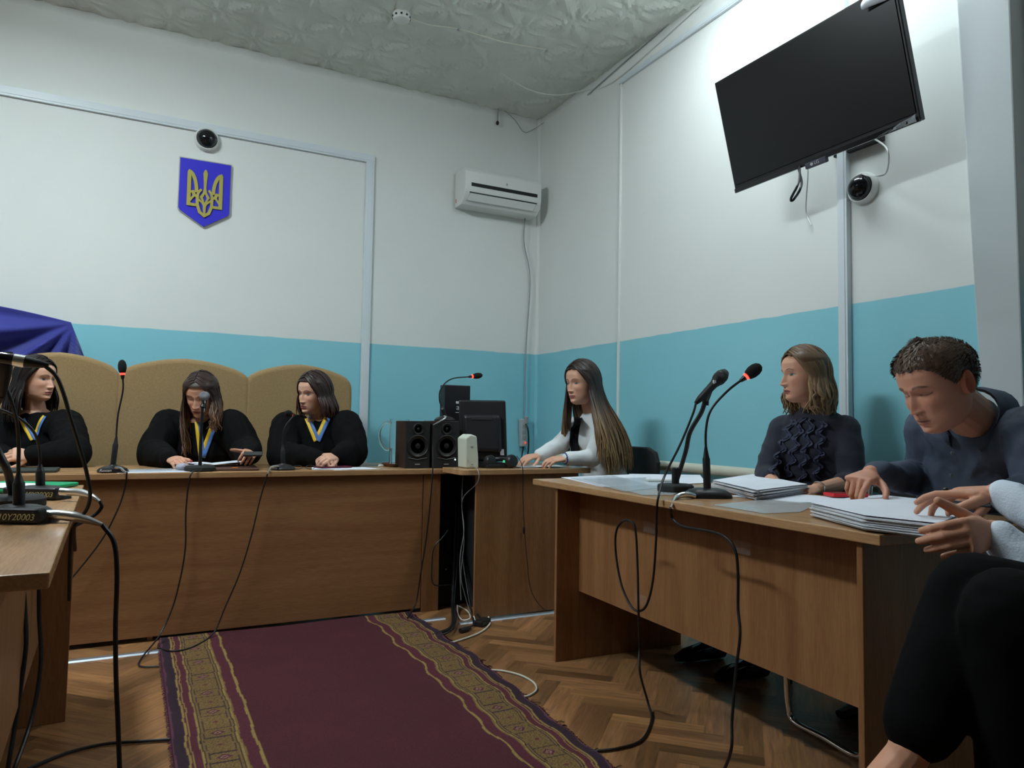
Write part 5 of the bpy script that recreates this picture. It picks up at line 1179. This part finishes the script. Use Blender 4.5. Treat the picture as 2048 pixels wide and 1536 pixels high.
def short_hair(root, H, col, seed=2):
    nr, nc = 90, 130; z = np.linspace(-.07, .118, nr); ph = np.linspace(-math.pi, math.pi, nc, endpoint=False); Z, P = np.meshgrid(z, ph, indexing='ij'); X, Y = skull(Z, P); ap = np.degrees(np.abs(P))
    lim = np.interp(ap, [0, 14, 26, 40, 55, 66, 74, 84, 96, 112, 125, 180], [.064, .060, .066, .058, .048, .026, .012, -.004, .012, .005, -.045, -.062])+.0012*np.sin(P*23)*(ap < 60)
    nz = np.array([noise.noise(Vector((math.cos(p_)*14, math.sin(p_)*14, z_*60))) for z_, p_ in zip(Z.ravel(), P.ravel())]).reshape(Z.shape)
    h = Z-lim; off = .003+.011*np.clip(h/.05, 0, 1)+.006*np.clip((Z-.05)/.05, 0, 1)*np.clip(np.cos(P), 0, 1)+.0022*nz*np.clip(h/.02, 0, 1)
    k = np.clip(h/.006, 0, 1); off = off*k-.003*(1-k)
    cX = X*(1+off/.072); cY = .008+(Y-.008)*(1+off/.092); cZ = Z*(1+off/.112); V = H.arr(np.stack([cX, cY, cZ], -1).reshape(-1, 3)).tolist(); ok = h > -.006; F = []
    base = np.array(s2l(*col)); C = [tuple(base*(1+.5*n_)) for n_ in nz.ravel()]
    for i in range(nr-1):
        for j in range(nc):
            j2 = (j+1) % nc
            if ok[i, j] and ok[i+1, j] and ok[i, j2] and ok[i+1, j2]: F.append((i*nc+j, i*nc+j2, (i+1)*nc+j2, (i+1)*nc+j))
    F.append(tuple((nr-1)*nc+j for j in range(nc)))
    rnd = random.Random(seed)
    for q in range(3800):       # short strands combed forward and to the side
        i = rnd.randrange(6, nr-1); j = rnd.randrange(nc)
        if h[i, j] < .004: continue
        l = (.006+.012*min(1, max(0, h[i, j]/.06))); v = Vector((cX[i, j], cY[i, j], cZ[i, j])); nrm = Vector((v.x/.075**2, (v.y-.01)/.1**2, v.z/.11**2)).normalized()
        cm = Vector((rnd.uniform(-.4, .4), -1, -.35 if h[i, j] < .05 else -.1)); cm = (cm-nrm*cm.dot(nrm)).normalized(); a = v-nrm*.001; b_ = v+cm*l*.7+nrm*l*.30; c_ = v+cm*l*1.3+nrm*l*.30; s_ = nrm.cross(cm)*.0013
        n0 = len(V); V += [tuple(H.w(a+s_)), tuple(H.w(a-s_)), tuple(H.w(b_+s_*.8)), tuple(H.w(b_-s_*.8)), tuple(H.w(c_))]; F += [(n0, n0+1, n0+3, n0+2), (n0+2, n0+3, n0+4)]; tn = rnd.uniform(.7, 1.5); C += [tuple(base*tn)]*5
    me = bpy.data.meshes.new('hair'); me.from_pydata(V, [], F); me.polygons.foreach_set('use_smooth', [True]*len(me.polygons)); setcol(me, np.array(C)); return link_mesh('hair', me, M['hair'], root)
def drape(root, name, on, path, width, m, dirv, off=.004, side=None, n=10, th=.0015, frac=(0, 1)):
    """ribbon following path (screen-side points), dropped onto the garment along dirv"""
    bm = bmesh.new(); bm.from_mesh(on.data); T = BVHTree.FromBMesh(bm); bm.free(); o = BASE[root.name]; dirv = Vector(dirv).normalized(); P = spl(path, n); rows = []; last = None
    for i, p in enumerate(P):
        t = (P[min(i+1, len(P)-1)]-P[max(i-1, 0)]).normalized(); s_ = t.cross(dirv).normalized(); row = []
        for k in range(4):
            q = p+s_*width*(frac[0]+(frac[1]-frac[0])*k/3-.5); st = q-dirv*.5; h = T.ray_cast(st-o, dirv); hp = (h[0]+o) if h[0] is not None and (h[0]+o-q).length < .16 else q
            row.append(hp-dirv*off)
        rows.append(row)
    for _ in range(2):
        for i in range(1, len(rows)-1):
            for k in range(4): rows[i][k] = (rows[i-1][k]+rows[i][k]*2+rows[i+1][k])/4
    ob = MB().sheet(rows).build(name, m, root, smooth=True, solid=th); return ob
# ------------------------------------------------------------------ people
M['robe'] = mat('black_robe', (.0035, .0035, .004), .9, bump=.3, bscale=500, spec=.15)
M['ribB'] = mat('ribbon_blue', s2l(80, 120, 190), .5); M['ribY'] = mat('ribbon_yellow', s2l(225, 185, 40), .5)
def V3(*a): return Vector(a)
def seated_core(mb, pel, chest, nb, r=.06): mb.limb([pel, chest, nb], [r, r, r*.8], 12)
def robe(root, nb, chest, pel, sL, sR, eL, eR, wL, wR, side, seed, lo=.36, puff=1.):
    mb = MB(); mb.loft([pel+V3(0, 0, -.10), pel, pel.lerp(chest, .5), chest, chest.lerp(nb, .55), nb+V3(0, 0, .0)], [.20, .21, .20, .205, .175, .055], [.15, .15, .135, .125, .09, .055], side, 30)
    for s_, e, w_ in ((sL, eL, wL), (sR, eR, wR)):
        mb.limb([chest.lerp(s_, .6)+V3(0, 0, .02), s_, s_.lerp(e, .45), e, e.lerp(w_, .6), w_.lerp(e, .03)], [.085, .082*puff, .083*puff, .076*puff, .062, .044], 18)
    # lap
    return garment(root, 'robe', mb, M['robe'], .0075, .006, (14, 14, 5), seed, 5, .0015)
def judge(label, Hd, depth_pts, skin, head_kw, hair_kw, handsf, rib, seed, puff=1.):
    g = depth_pts; root = thing('person', (g['pel'].x, g['pel'].y, .42), label, 'person')
    r = robe(root, g['nb'], g['chest'], g['pel'], g['sL'], g['sR'], g['eL'], g['eR'], g['wL'], g['wR'], g['side'], seed, puff=puff)
    mb = MB(); seated_core(mb, g['pel'], g['chest'], g['nb']); neck(mb, Hd, g['nb'], .044)
    mb.ell(g['nb']+V3(0, 0, -.02), (.075, .06, .04))
    for s_, e, w_ in ((g['sL'], g['eL'], g['wL']), (g['sR'], g['eR'], g['wR'])): mb.limb([g['chest'], s_, e, w_], [.045, .042, .036, .024], 12)
    reds = handsf(mb, g); person_body(root, Hd, skin, mb, .0026, head_kw, reds or ())
    long_hair(root, Hd, **hair_kw)
    if rib: rib(root, r, g)
    return root, r
def ribbon(root, r, a1, a2, b, dirv, w_=.034):
    """two arms of a blue and yellow ribbon meeting at b"""
    for k, a in enumerate((a1, a2)):
        P = [a, a.lerp(b, .35), a.lerp(b, .7), b]
        fy = (0, .5) if k == 0 else (0, .5)
        drape(root, 'ribbon', r, P, w_, M['ribY'], dirv, .006, frac=(0, .5)); drape(root, 'ribbon', r, P, w_, M['ribB'], dirv, .0062, frac=(.5, 1))
# --- judge at left
H1 = Head(pd(75, 758, 3.84), (.76, -.65), .04, -.03, .98)
g = dict(nb=pd(72, 822, 3.88), chest=pd(66, 880, 3.88), pel=pd(62, 985, 3.90), sL=pd(132, 850, 3.86), sR=pd(-6, 850, 3.98), eL=pd(148, 908, 3.62), eR=pd(-30, 912, 3.72), wL=pd(66, 910, 3.55), wR=pd(12, 912, 3.60), side=CR)
def h1(mb, g):
    hand(mb, g['wL'], pd(28, 908, 3.50)-g['wL'], (.1, -.8, .55), 1, (38, 45, 30), .95, .6); hand(mb, g['wR'], pd(50, 904, 3.50)-g['wR'], (.1, -.9, .4), -1, (30, 35, 25), .95, .6)
def rib1(root, r, g):
    ribbon(root, r, pd(46, 838, 3.80), pd(84, 832, 3.78), pd(60, 880, 3.74), CF, .026)
judge('woman in black robe at far left, dark shoulder-length hair, hands clasped on bench', H1, g, SKINF, dict(lip=(165, 85, 88), brow=(30, 20, 18), iris=(40, 34, 30), lid=.8),
      dict(top=(26, 18, 17), tip=(30, 19, 17), length=.19, n=260, seed=3, front=80, thick=.010, wave=.012, ombre=(.6, 1), capfront=.082, vol=1.03, asym=(1.15, .95), drift=lambda s_, p: V3(.02*s_, -.01, 0)), h1, rib1, 3)
# --- judge in the middle, head bowed
H2 = Head(pd(402, 789, 3.98), (-.42, -.90), .42, .03, 1.0)
g = dict(nb=pd(403, 838, 4.06), chest=pd(400, 890, 4.08), pel=pd(398, 985, 4.22), sL=pd(462, 852, 4.05), sR=pd(338, 852, 4.05), eL=pd(496, 905, 3.98), eR=pd(306, 908, 3.90), wL=pd(496, 905, 3.76), wR=pd(340, 918, 3.66), side=CR)
g['eL'] = pd(492, 900, 4.0); g['wL'] = pd(500, 906, 3.74)
def h2(mb, g):
    t = hand(mb, g['wR'], pd(366, 922, 3.55)-g['wR'], (-.2, -.45, .85), 1, (28, 38, 30), .92, .8)
    t2 = hand(mb, g['wL'], pd(478, 905, 3.60)-g['wL']+V3(.05, -.02, 0), (.5, .2, .85), -1, (35, 50, 35), .92, 1, tcurl=10, tout=55)
    return [(p, .010, (150, 20, 30)) for p in t]
def rib2(root, r, g): ribbon(root, r, pd(395, 838, 3.94), pd(432, 838, 3.96), pd(404, 916, 3.86), ray(405, 880), .034)
_, r2_ = judge('woman in black robe in the middle, head bowed over papers, long wavy brown hair', H2, g, SKINF*np.array((.95, .86, .80)), dict(lip=(150, 75, 70), brow=(55, 38, 30), lid=.1),
      dict(top=(52, 35, 30), tip=(128, 92, 66), length=.30, n=300, seed=8, front=60, thick=.0085, wave=.022, ombre=(.45, 1), asym=(1.08, .62), capfront=.070, vol=1.02, rough=.02, drift=lambda s_, p: V3(.02 if s_ < 0 else -.01, -.04, 0) if p < 1.9 else V3(0, .02, 0)), h2, rib2, 5, puff=1.12)
c = pd(506, 908, 3.62); t = thing('phone', (c.x, c.y, c.z-.01), 'dark phone in left hand of the middle judge', 'phone'); MB().box(c, (.09, .055, .009), Matrix.Rotation(-.2, 3, 'Z') @ Matrix.Rotation(.3, 3, 'X')).build('case', M['black'], t, bevel=.003)
# --- judge at right
H3 = Head(pd(627, 787, 4.22), (-.84, -.54), .12, .06, 1.0)
g = dict(nb=pd(634, 838, 4.27), chest=pd(634, 885, 4.28), pel=pd(634, 980, 4.42), sL=pd(692, 852, 4.25), sR=pd(574, 855, 4.25), eL=pd(706, 905, 4.08), eR=pd(566, 912, 4.08), wL=pd(676, 912, 3.92), wR=pd(636, 916, 3.92), side=CR)
def h3(mb, g):
    hand(mb, g['wL'], pd(646, 915, 3.84)-g['wL'], (0, -.5, .85), 1, (35, 45, 30), .95, .7); hand(mb, g['wR'], pd(668, 916, 3.84)-g['wR'], (0, -.6, .8), -1, (30, 40, 30), .95, .7)
def rib3(root, r, g): ribbon(root, r, pd(615, 835, 4.16), pd(655, 835, 4.16), pd(634, 882, 4.10), ray(634, 860), .036)
judge('woman in black robe at right of the judges, face turned left, auburn bob', H3, g, SKINF, dict(lip=(160, 85, 82), brow=(60, 40, 34), lid=.75),
      dict(top=(48, 30, 27), tip=(70, 42, 34), length=.13, n=280, seed=12, front=66, thick=.010, wave=.010, ombre=(.4, 1), capfront=.074, vol=1.06, drift=lambda s_, p: V3(.01, -.012, 0)), h3, rib3, 7, puff=1.1)
# --- secretary with very long hair
M['jacket'] = mat('white_jacket', (.74, .78, .80), .75, bump=.3, bscale=300)
HS = Head(pd(1163, 766, 4.28), (-.97, -.22), .08, .0, 1.06)
root = thing('person', (2.40, 3.66, .42), 'long-haired woman in white jacket typing at the clerk desk, seen in profile', 'person')
nb = pd(1182, 824, 4.32); ch = pd(1196, 880, 4.34); pel = pd(1212, 985, 4.36); sN = pd(1210, 854, 4.25); sF = pd(1158, 848, 4.46); eN = pd(1186, 915, 4.10); eF = pd(1120, 890, 4.32); wN = pd(1134, 917, 4.04); wF = pd(1078, 911, 4.20)
mb = MB(); mb.loft([pel+V3(0, 0, -.08), pel, pel.lerp(ch, .5), ch, ch.lerp(nb, .6), nb], [.185, .18, .155, .165, .15, .05], [.14, .13, .11, .12, .09, .05], (sN-sF), 28)
for s_, e, w_ in ((sN, eN, wN), (sF, eF, wF)): mb.limb([ch.lerp(s_, .6), s_, s_.lerp(e, .5), e, w_.lerp(e, .05)], [.07, .060, .054, .050, .036], 16)
jk = garment(root, 'jacket', mb, M['jacket'], .006, .004, (9, 9, 9), 2)
mb = MB(); seated_core(mb, pel, ch, nb, .05); neck(mb, HS, nb, .042)
for s_, e, w_ in ((sN, eN, wN), (sF, eF, wF)): mb.limb([ch, s_, e, w_], [.04, .04, .033, .024], 12)
hand(mb, wN, pd(1085, 921, 4.0)-wN, (0, -.3, .95), -1, (20, 30, 22), .95, .8); hand(mb, wF, pd(1045, 916, 4.12)-wF, (0, -.2, 1), 1, (15, 25, 20), .95, .8)
person_body(root, HS, SKINF*np.array((1.02, 1, .98)), mb, .0026, dict(lip=(175, 90, 90), brow=(45, 32, 28), lid=.7))
long_hair(root, HS, (46, 34, 31), (140, 108, 72), .50, n=560, seed=21, front=72, thick=.0095, wave=.010, ombre=(.55, .95), capfront=.075, vol=1.05,
          drift=lambda s_, p: CR*(.035+.085*(p-1.2))-CF*max(.05, .165-.06*(p-1.2)) if s_ > 0 else (CR*(.05+.06*(p-1.2))+CF*.02 if p > 1.6 else CR*-.010), lenf=lambda s_, p: 1.0 if p > 1.5 else .86)
drape(root, 'black_top', jk, [pd(1158, 835, 4.2), pd(1152, 870, 4.2), pd(1150, 912, 4.2)], .05, M['robe'], CF, .003)
t = thing('bracelet', (wN.x, wN.y, wN.z-.03), 'blue beaded bracelet on the wrist of long-haired secretary', 'bracelet'); dv = (eN-wN).normalized(); a_, b_, _ = basis(dv); mb = MB()
for q in range(18): mb.ell(wN-dv*.012+a_*math.cos(q*math.pi/9)*.031+b_*math.sin(q*math.pi/9)*.028, .0055, nu=8, nv=6)
mb.build('beads', mat('blue_beads', (.04, .07, .3), .3), t, smooth=True)
t = thing('wristwatch', (wN.x, wN.y, wN.z-.03), 'gold watch beside the blue beads on long-haired secretary', 'watch')
MB().tube([wN+dv*.004+a_*math.cos(q*math.pi/10)*.031+b_*math.sin(q*math.pi/10)*.027 for q in range(21)], .005, 8, cap=False).build('band', M['gold'], t, smooth=True)
MB().lathe([(.014, 0), (.014, .006), (.001, .007)], wN+dv*.004-CF*.028, -CF, 20).build('dial', M['gold'], t, smooth=True)
# --- woman in navy
M['navy'] = mat('navy_knit', (.016, .018, .032), .85, bump=.4, bscale=500, sheen=.1)
HW = Head(pd(1606, 750, 3.12), (-.95, .28), .03, .0, 1.0)
root = thing('person', (2.46, 2.2, .42), 'woman in navy ruffled sweater seated behind right table, looking left', 'person')
nb = pd(1628, 812, 3.16); ch = pd(1630, 885, 3.16); pel = pd(1645, 1010, 3.2); sN = pd(1690, 862, 3.06); sF = pd(1568, 860, 3.25); eN = pd(1706, 962, 2.98); eF = pd(1532, 945, 3.20); wN = pd(1632, 979, 2.82); wF = pd(1560, 985, 2.95)
mb = MB(); mb.loft([pel+V3(0, 0, -.06), pel, pel.lerp(ch, .5), ch, ch.lerp(nb, .6), nb+V3(0, 0, -.005)], [.20, .20, .175, .18, .15, .05], [.15, .15, .13, .125, .09, .05], (sN-sF), 28)
for s_, e, w_ in ((sN, eN, wN), (sF, eF, wF)): mb.limb([ch.lerp(s_, .6), s_, s_.lerp(e, .5), e, e.lerp(w_, .30)], [.075, .066, .058, .050, .040], 16)
sw = garment(root, 'sweater', mb, M['navy'], .006, .0035, (8, 8, 14), 6)
mb = MB(); seated_core(mb, pel, ch, nb, .05); neck(mb, HW, nb+V3(0, 0, -.01), .044)
for s_, e, w_ in ((sN, eN, wN), (sF, eF, wF)): mb.limb([ch, s_, e, w_], [.04, .04, .034, .024], 12)
hand(mb, wN, pd(1580, 985, 2.72)-wN, (0, -.3, .95), -1, (15, 25, 20), .95, .8); hand(mb, wF, pd(1600, 990, 2.85)-wF, (0, -.3, .95), 1, (20, 25, 20), .95, .8)
person_body(root, HW, SKINF*np.array((.98, .90, .85)), mb, .0026, dict(lip=(150, 80, 75), brow=(90, 66, 50), lid=.85, nose=1.08, iris=(60, 60, 55)))
long_hair(root, HW, (104, 80, 58), (132, 104, 72), .165, n=320, seed=31, front=74, thick=.0095, wave=.014, ombre=(.3, 1), capfront=.080, vol=1.03, drift=lambda s_, p: V3(-.028, -.015, 0), rough=.012)
# ruffles
rf = mat('ruffle_cloth', (.035, .04, .075), .6, bump=.5, bscale=160)
for k, (px, l, b0) in enumerate(((1583, 110, 838), (1602, 120, 835), (1620, 128, 836), (1642, 115, 842))):
    bm = bmesh.new(); bm.from_mesh(sw.data); T = BVHTree.FromBMesh(bm); bm.free(); rows = []
    for i in range(44):
        u = i/43; row = []
        for j in range(5):
            x = px-34*u*(1.2-k*.3)+6*math.sin(u*26+k*2)+(j-2)*3.6*(1-.4*u); y = b0+l*u
            q = pd(x, y, 2.6); h = T.ray_cast(q-BASE[root.name], (q-CAM).normalized()); hp = (h[0]+BASE[root.name]) if h[0] is not None else pd(x, y, 3.02)
            row.append(hp-CF*(.006+.014*abs(math.sin(u*31+k+j*.9))*(j % 2+.3)))
        rows.append(row)
    MB().sheet(rows).build('ruffle', rf, root, smooth=True, solid=.001)
c = wN+(eN-wN)*.06; t = thing('bracelet', (c.x, c.y, c.z-.03), 'thin silver bracelet on wrist of the woman in navy', 'bracelet'); dv = (eN-wN).normalized(); a_, b_, _ = basis(dv)
MB().tube([c+a_*math.cos(q*math.pi/10)*.0285+b_*math.sin(q*math.pi/10)*.0285+dv*.004*math.sin(q) for q in range(21)], .0025, 8, cap=False).build('chain', M['steel'], t, smooth=True)
# legs and shoes of the woman
M['dk'] = mat('dark_trousers', (.006, .006, .007), .9, bump=.3, bscale=400)
def legs(root, hips, knees, ank, m, r=(.085, .065, .045), name='trousers', seed=3, vox=.008):
    mb = MB()
    for h, k, a in zip(hips, knees, ank): mb.limb([h, h.lerp(k, .5), k, k.lerp(a, .5), a], [r[0], r[0]*.92, r[1], r[1]*.9, r[2]], 16)
    mb.limb([hips[0], hips[1]], [r[0]*1.1]*2, 16); return garment(root, name, mb, m, vox, .004, (8, 8, 8), seed)
def shoe(root, a, d, m='blackg', L=.25):
    d = Vector(d); d.z = 0; d.normalized(); a = Vector((a[0], a[1], .0)); d.normalize(); s_ = Vector((-d.y, d.x, 0))
    C_ = [a-d*.06+V3(0, 0, .035), a-d*.02+V3(0, 0, .042), a+d*.06+V3(0, 0, .038), a+d*.13+V3(0, 0, .028), a+d*(L-.07)+V3(0, 0, .020)]
    MB().loft(C_, [.024, .034, .038, .042, .018], [.033, .041, .036, .027, .014], s_, 20).build('shoe', M[m], root, smooth=True)
hp = [pel+V3(0, .09, -.02), pel+V3(0, -.09, -.02)]; kn = [V3(2.06, 2.42, .50), V3(2.05, 2.18, .50)]; an = [V3(2.28, 2.46, .09), V3(2.26, 2.20, .09)]
legs(root, hp, kn, an, M['dk']); [shoe(root, a, (-1, .15, 0)) for a in an]
# --- man bent over the table
M['shirt'] = mat('slate_shirt', (.050, .066, .105), .75, bump=.3, bscale=400, var=.12, vscale=30)
HM = Head(pd(1872, 770, 2.12), (-.97, .20), .40, -.04, 1.10)
root = thing('person', (2.42, 1.45, .42), 'man in dark slate shirt leaning over right table, looking down', 'person')
nb = pd(1950, 838, 2.20); ch = pd(1965, 915, 2.32); pel = V3(2.50, 1.50, .50); sN = pd(2068, 870, 2.05); sF = pd(1862, 862, 2.44); eN = pd(2085, 985, 1.98); wN = pd(1975, 1002, 1.98); eF = pd(1850, 958, 2.50); wF = pd(1742, 948, 2.28)
mb = MB(); mb.loft([pel+V3(0, 0, -.05), pel+V3(0, 0, .06), pel.lerp(ch, .5), ch, ch.lerp(nb, .55), nb+(nb-ch)*.02], [.19, .19, .185, .20, .18, .066], [.15, .15, .14, .135, .105, .062], (sN-sF), 30)
for s_, e, w_ in ((sN, eN, wN), (sF, eF, wF)): mb.limb([ch.lerp(s_, .6), s_, s_.lerp(e, .5), e, e.lerp(w_, .94)], [.092, .082, .070, .060, .036], 18)
sh = garment(root, 'shirt', mb, M['shirt'], .0055, .007, (11, 11, 7), 9, 4, .002)
mb = MB(); seated_core(mb, pel, ch, nb, .06); neck(mb, HM, nb, .062)
mb.limb([nb, HM.w((0, .03, -.05)), HM.w((0, -.02, -.075))], [.066, .062, .045], 18)
for s_, e, w_ in ((sN, eN, wN), (sF, eF, wF)): mb.limb([ch, s_, e, w_], [.05, .05, .042, .028], 12)
hand(mb, wF, pd(1696, 968, 2.18)-wF, (-.5, -.2, .85), 1, None, 1.1, 1, curls=[(25, 20, 15), (60, 60, 40), (65, 60, 40), (65, 60, 40)], tout=50)
hand(mb, wN, pd(1925, 1003, 1.98)-wN, (0, -.3, .95), 1, (40, 50, 40), 1.1, .7)
person_body(root, HM, SKINM*np.array((.95, .9, .87)), mb, .0026, dict(lip=(160, 95, 85), brow=(70, 50, 38), lid=.1, male=True, jaw=1.12, fat=.10, nose=1.05))
short_hair(root, HM, (88, 66, 52))
# collar
cl = MB()
R_ = HM.R
for sg in (-1, 1):
    rows = []
    for i in range(12):
        q = math.pi*(.5+sg*(i/11)*.86); ax_ = (HM.w((0, .03, -.06))-nb).normalized(); a_ = (sN-sF); a_ = (a_-ax_*a_.dot(ax_)).normalized(); b_ = ax_.cross(a_)
        if b_.dot(ch-pel) < -9: b_ = -b_
        fw = -b_ if b_.dot(V3(-.97, .2, 0)) > 0 else b_
        ou = (a_*math.cos(q)+fw*math.sin(q)); k_ = 1-i/11; pt = nb+ou*.079
        rows.append([pt+ax_*.034, pt+ax_*.040+ou*.005, pt+ax_*.012+ou*.020, pt-ax_*(.012+.045*k_**2)+ou*(.027+.012*k_)])
    cl.sheet(rows)
cl.build('collar', M['shirt'], root, smooth=True, solid=.003)
if 0: drape(root, 'button_placket', sh, [pd(1902, 856, 2.1), pd(1906, 900, 2.1), pd(1903, 950, 2.1), pd(1890, 1000, 2.15)], .030, M['shirt'], CF, .003)
for px, py in ((1893, 858), (1902, 905), (1900, 950)):
    bm = bmesh.new(); bm.from_mesh(sh.data); T = BVHTree.FromBMesh(bm); bm.free(); q = pd(px, py, 1.7); h = T.ray_cast(q-BASE[root.name], (q-CAM).normalized())
    if h[0] is not None: MB().lathe([(.005, 0), (.005, .002), (.002, .0022)], h[0]+BASE[root.name]-CF*.006, -CF, 14).build('button', M['grey'], root)
hp = [pel+V3(0, .10, -.04), pel+V3(0, -.10, -.04)]; kn = [V3(2.02, 1.70, .50), V3(2.02, 1.38, .50)]; an = [V3(2.42, 1.74, .08), V3(2.42, 1.42, .08)]
legs(root, hp, kn, an, M['dk'], (.095, .07, .05)); [shoe(root, a, (-1, .1, 0), 'black', .28) for a in an]
# --- person at the right edge: white sleeves, black trousers
M['wsl'] = mat('white_blouse', (.66, .74, .85), .7, bump=.4, bscale=200)
M['btr'] = mat('black_trousers', (.0025, .0025, .0027), .9, spec=.12)
root = thing('person', (1.85, .35, .45), 'person at the right edge in white sleeves and black trousers, hands on papers', 'person')
wA = pd(1996, 986, 1.66); wB = pd(1986, 1064, 1.53); eA = pd(2170, 1075, 1.50); eB = pd(2150, 1215, 1.42)
pel = V3(1.86, .30, .52); ch = V3(1.80, .34, .88); nb = V3(1.78, .38, 1.06); sA = V3(1.94, .44, .98); sB = V3(1.62, .42, .98)
sA, sB = ch+V3(.17, .06, .08), ch+V3(-.10, .02, .08)
mb = MB(); mb.loft([pel+V3(0, 0, -.08), pel, pel.lerp(ch, .5), ch, ch.lerp(nb, .6), nb], [.19, .18, .155, .17, .15, .05], [.14, .13, .115, .12, .09, .05], V3(1, .1, 0), 28)
for s_, e, w_ in ((sA, eA, wA), (sB, eB, wB)): mb.limb([ch.lerp(s_, .6), s_, s_.lerp(e, .5), e, e.lerp(w_, .90)], [.075, .062, .056, .052, .036], 18)
garment(root, 'blouse', mb, M['wsl'], .0045, .0045, (12, 12, 12), 4)
HR = Head(V3(1.77, .42, 1.22), (-.35, .93), .25, 0, 1.0)
mb = MB(); seated_core(mb, pel, ch, nb, .05); neck(mb, HR, nb, .044)
for s_, e, w_ in ((sA, eA, wA), (sB, eB, wB)): mb.limb([ch, s_, e, w_], [.04, .04, .034, .025], 12)
hand(mb, wA, pd(1890, 985, 1.72)-wA, (.15, -.45, .85), 1, None, 1.0, .9, curls=[(0, 18, 15), (14, 22, 15), (26, 28, 20), (36, 32, 20)], tout=42, tcurl=5, fr=1.1)
hand(mb, wB, pd(1892, 1082, 1.46)-wB, (.25, -.85, .30), -1, None, 1.0, .2, curls=[(30, 30, 20), (34, 32, 20), (36, 34, 22), (40, 36, 25)], tout=40, tcurl=0, fr=1.16)
# lower leg skin
knee = pd(1956, 1198, 1.42); ankle = pd(1812, 1515, 1.34); foot = pd(1740, 1600, 1.28)
mb.limb([pel+V3(-.02, .02, -.03), knee, knee.lerp(ankle, .5), ankle, foot], [.05, .045, .045, .036, .034], 14)
person_body(root, HR, SKINF*np.array((1.0, .86, .78)), mb, .0024, dict(lid=.5))
long_hair(root, HR, (50, 36, 30), (70, 50, 40), .15, n=160, seed=41)
mb = MB(); k2 = pd(2030, 1240, 1.30); a2_ = pd(2040, 1640, 1.30)
cuff = knee.lerp(ankle, .80)
mb.limb([pel+V3(-.06, .02, 0), pel.lerp(knee, .5), knee, knee.lerp(cuff, .5), cuff], [.12, .105, .088, .078, .066], 20)
mb.limb([pel+V3(.08, 0, -.02), pel.lerp(k2, .55), k2, k2.lerp(a2_, .5), a2_], [.12, .105, .090, .075, .060], 20)
garment(root, 'trousers', mb, M['btr'], .006, .003, (8, 8, 8), 14)
sd = (foot-ankle).normalized(); MB().loft([ankle+sd*.12, ankle+sd*.16+V3(0, 0, -.01), ankle+sd*.2+V3(-.02, .02, -.01)], [.04, .045, .02], [.036, .034, .014], V3(1, 0, 0), 20).build('shoe', M['blackg'], root, smooth=True)
MB().loft([V3(a2_.x, a2_.y-.04, .03), V3(a2_.x, a2_.y+.04, .04), V3(a2_.x-.01, a2_.y+.18, .025)], [.03, .04, .03], [.03, .04, .02], V3(1, 0, 0), 20).build('shoe', M['blackg'], root, smooth=True)
fd = (pd(1890, 985, 1.72)-wA).normalized(); q = wA+fd*.108; bb_ = V3(.15, -.55, .80).normalized()
MB().ell(q+bb_*.009, (.008, .008, .005)).build('ring', M['blackg'], root, smooth=True)
pp = pd(1950, 1000, 1.78)
tag(MB().tube([pd(1900, 1003, 1.86), pd(1985, 1012, 1.70)], [.004, .005], 10).build('pen', M['blackg'], smooth=True), 'black pen held over the near paper stack by white-sleeved person', 'pen')
office_chair((1.86, .24, 0), (-.2, 1, 0), 'black chair under the white-sleeved person at right edge')
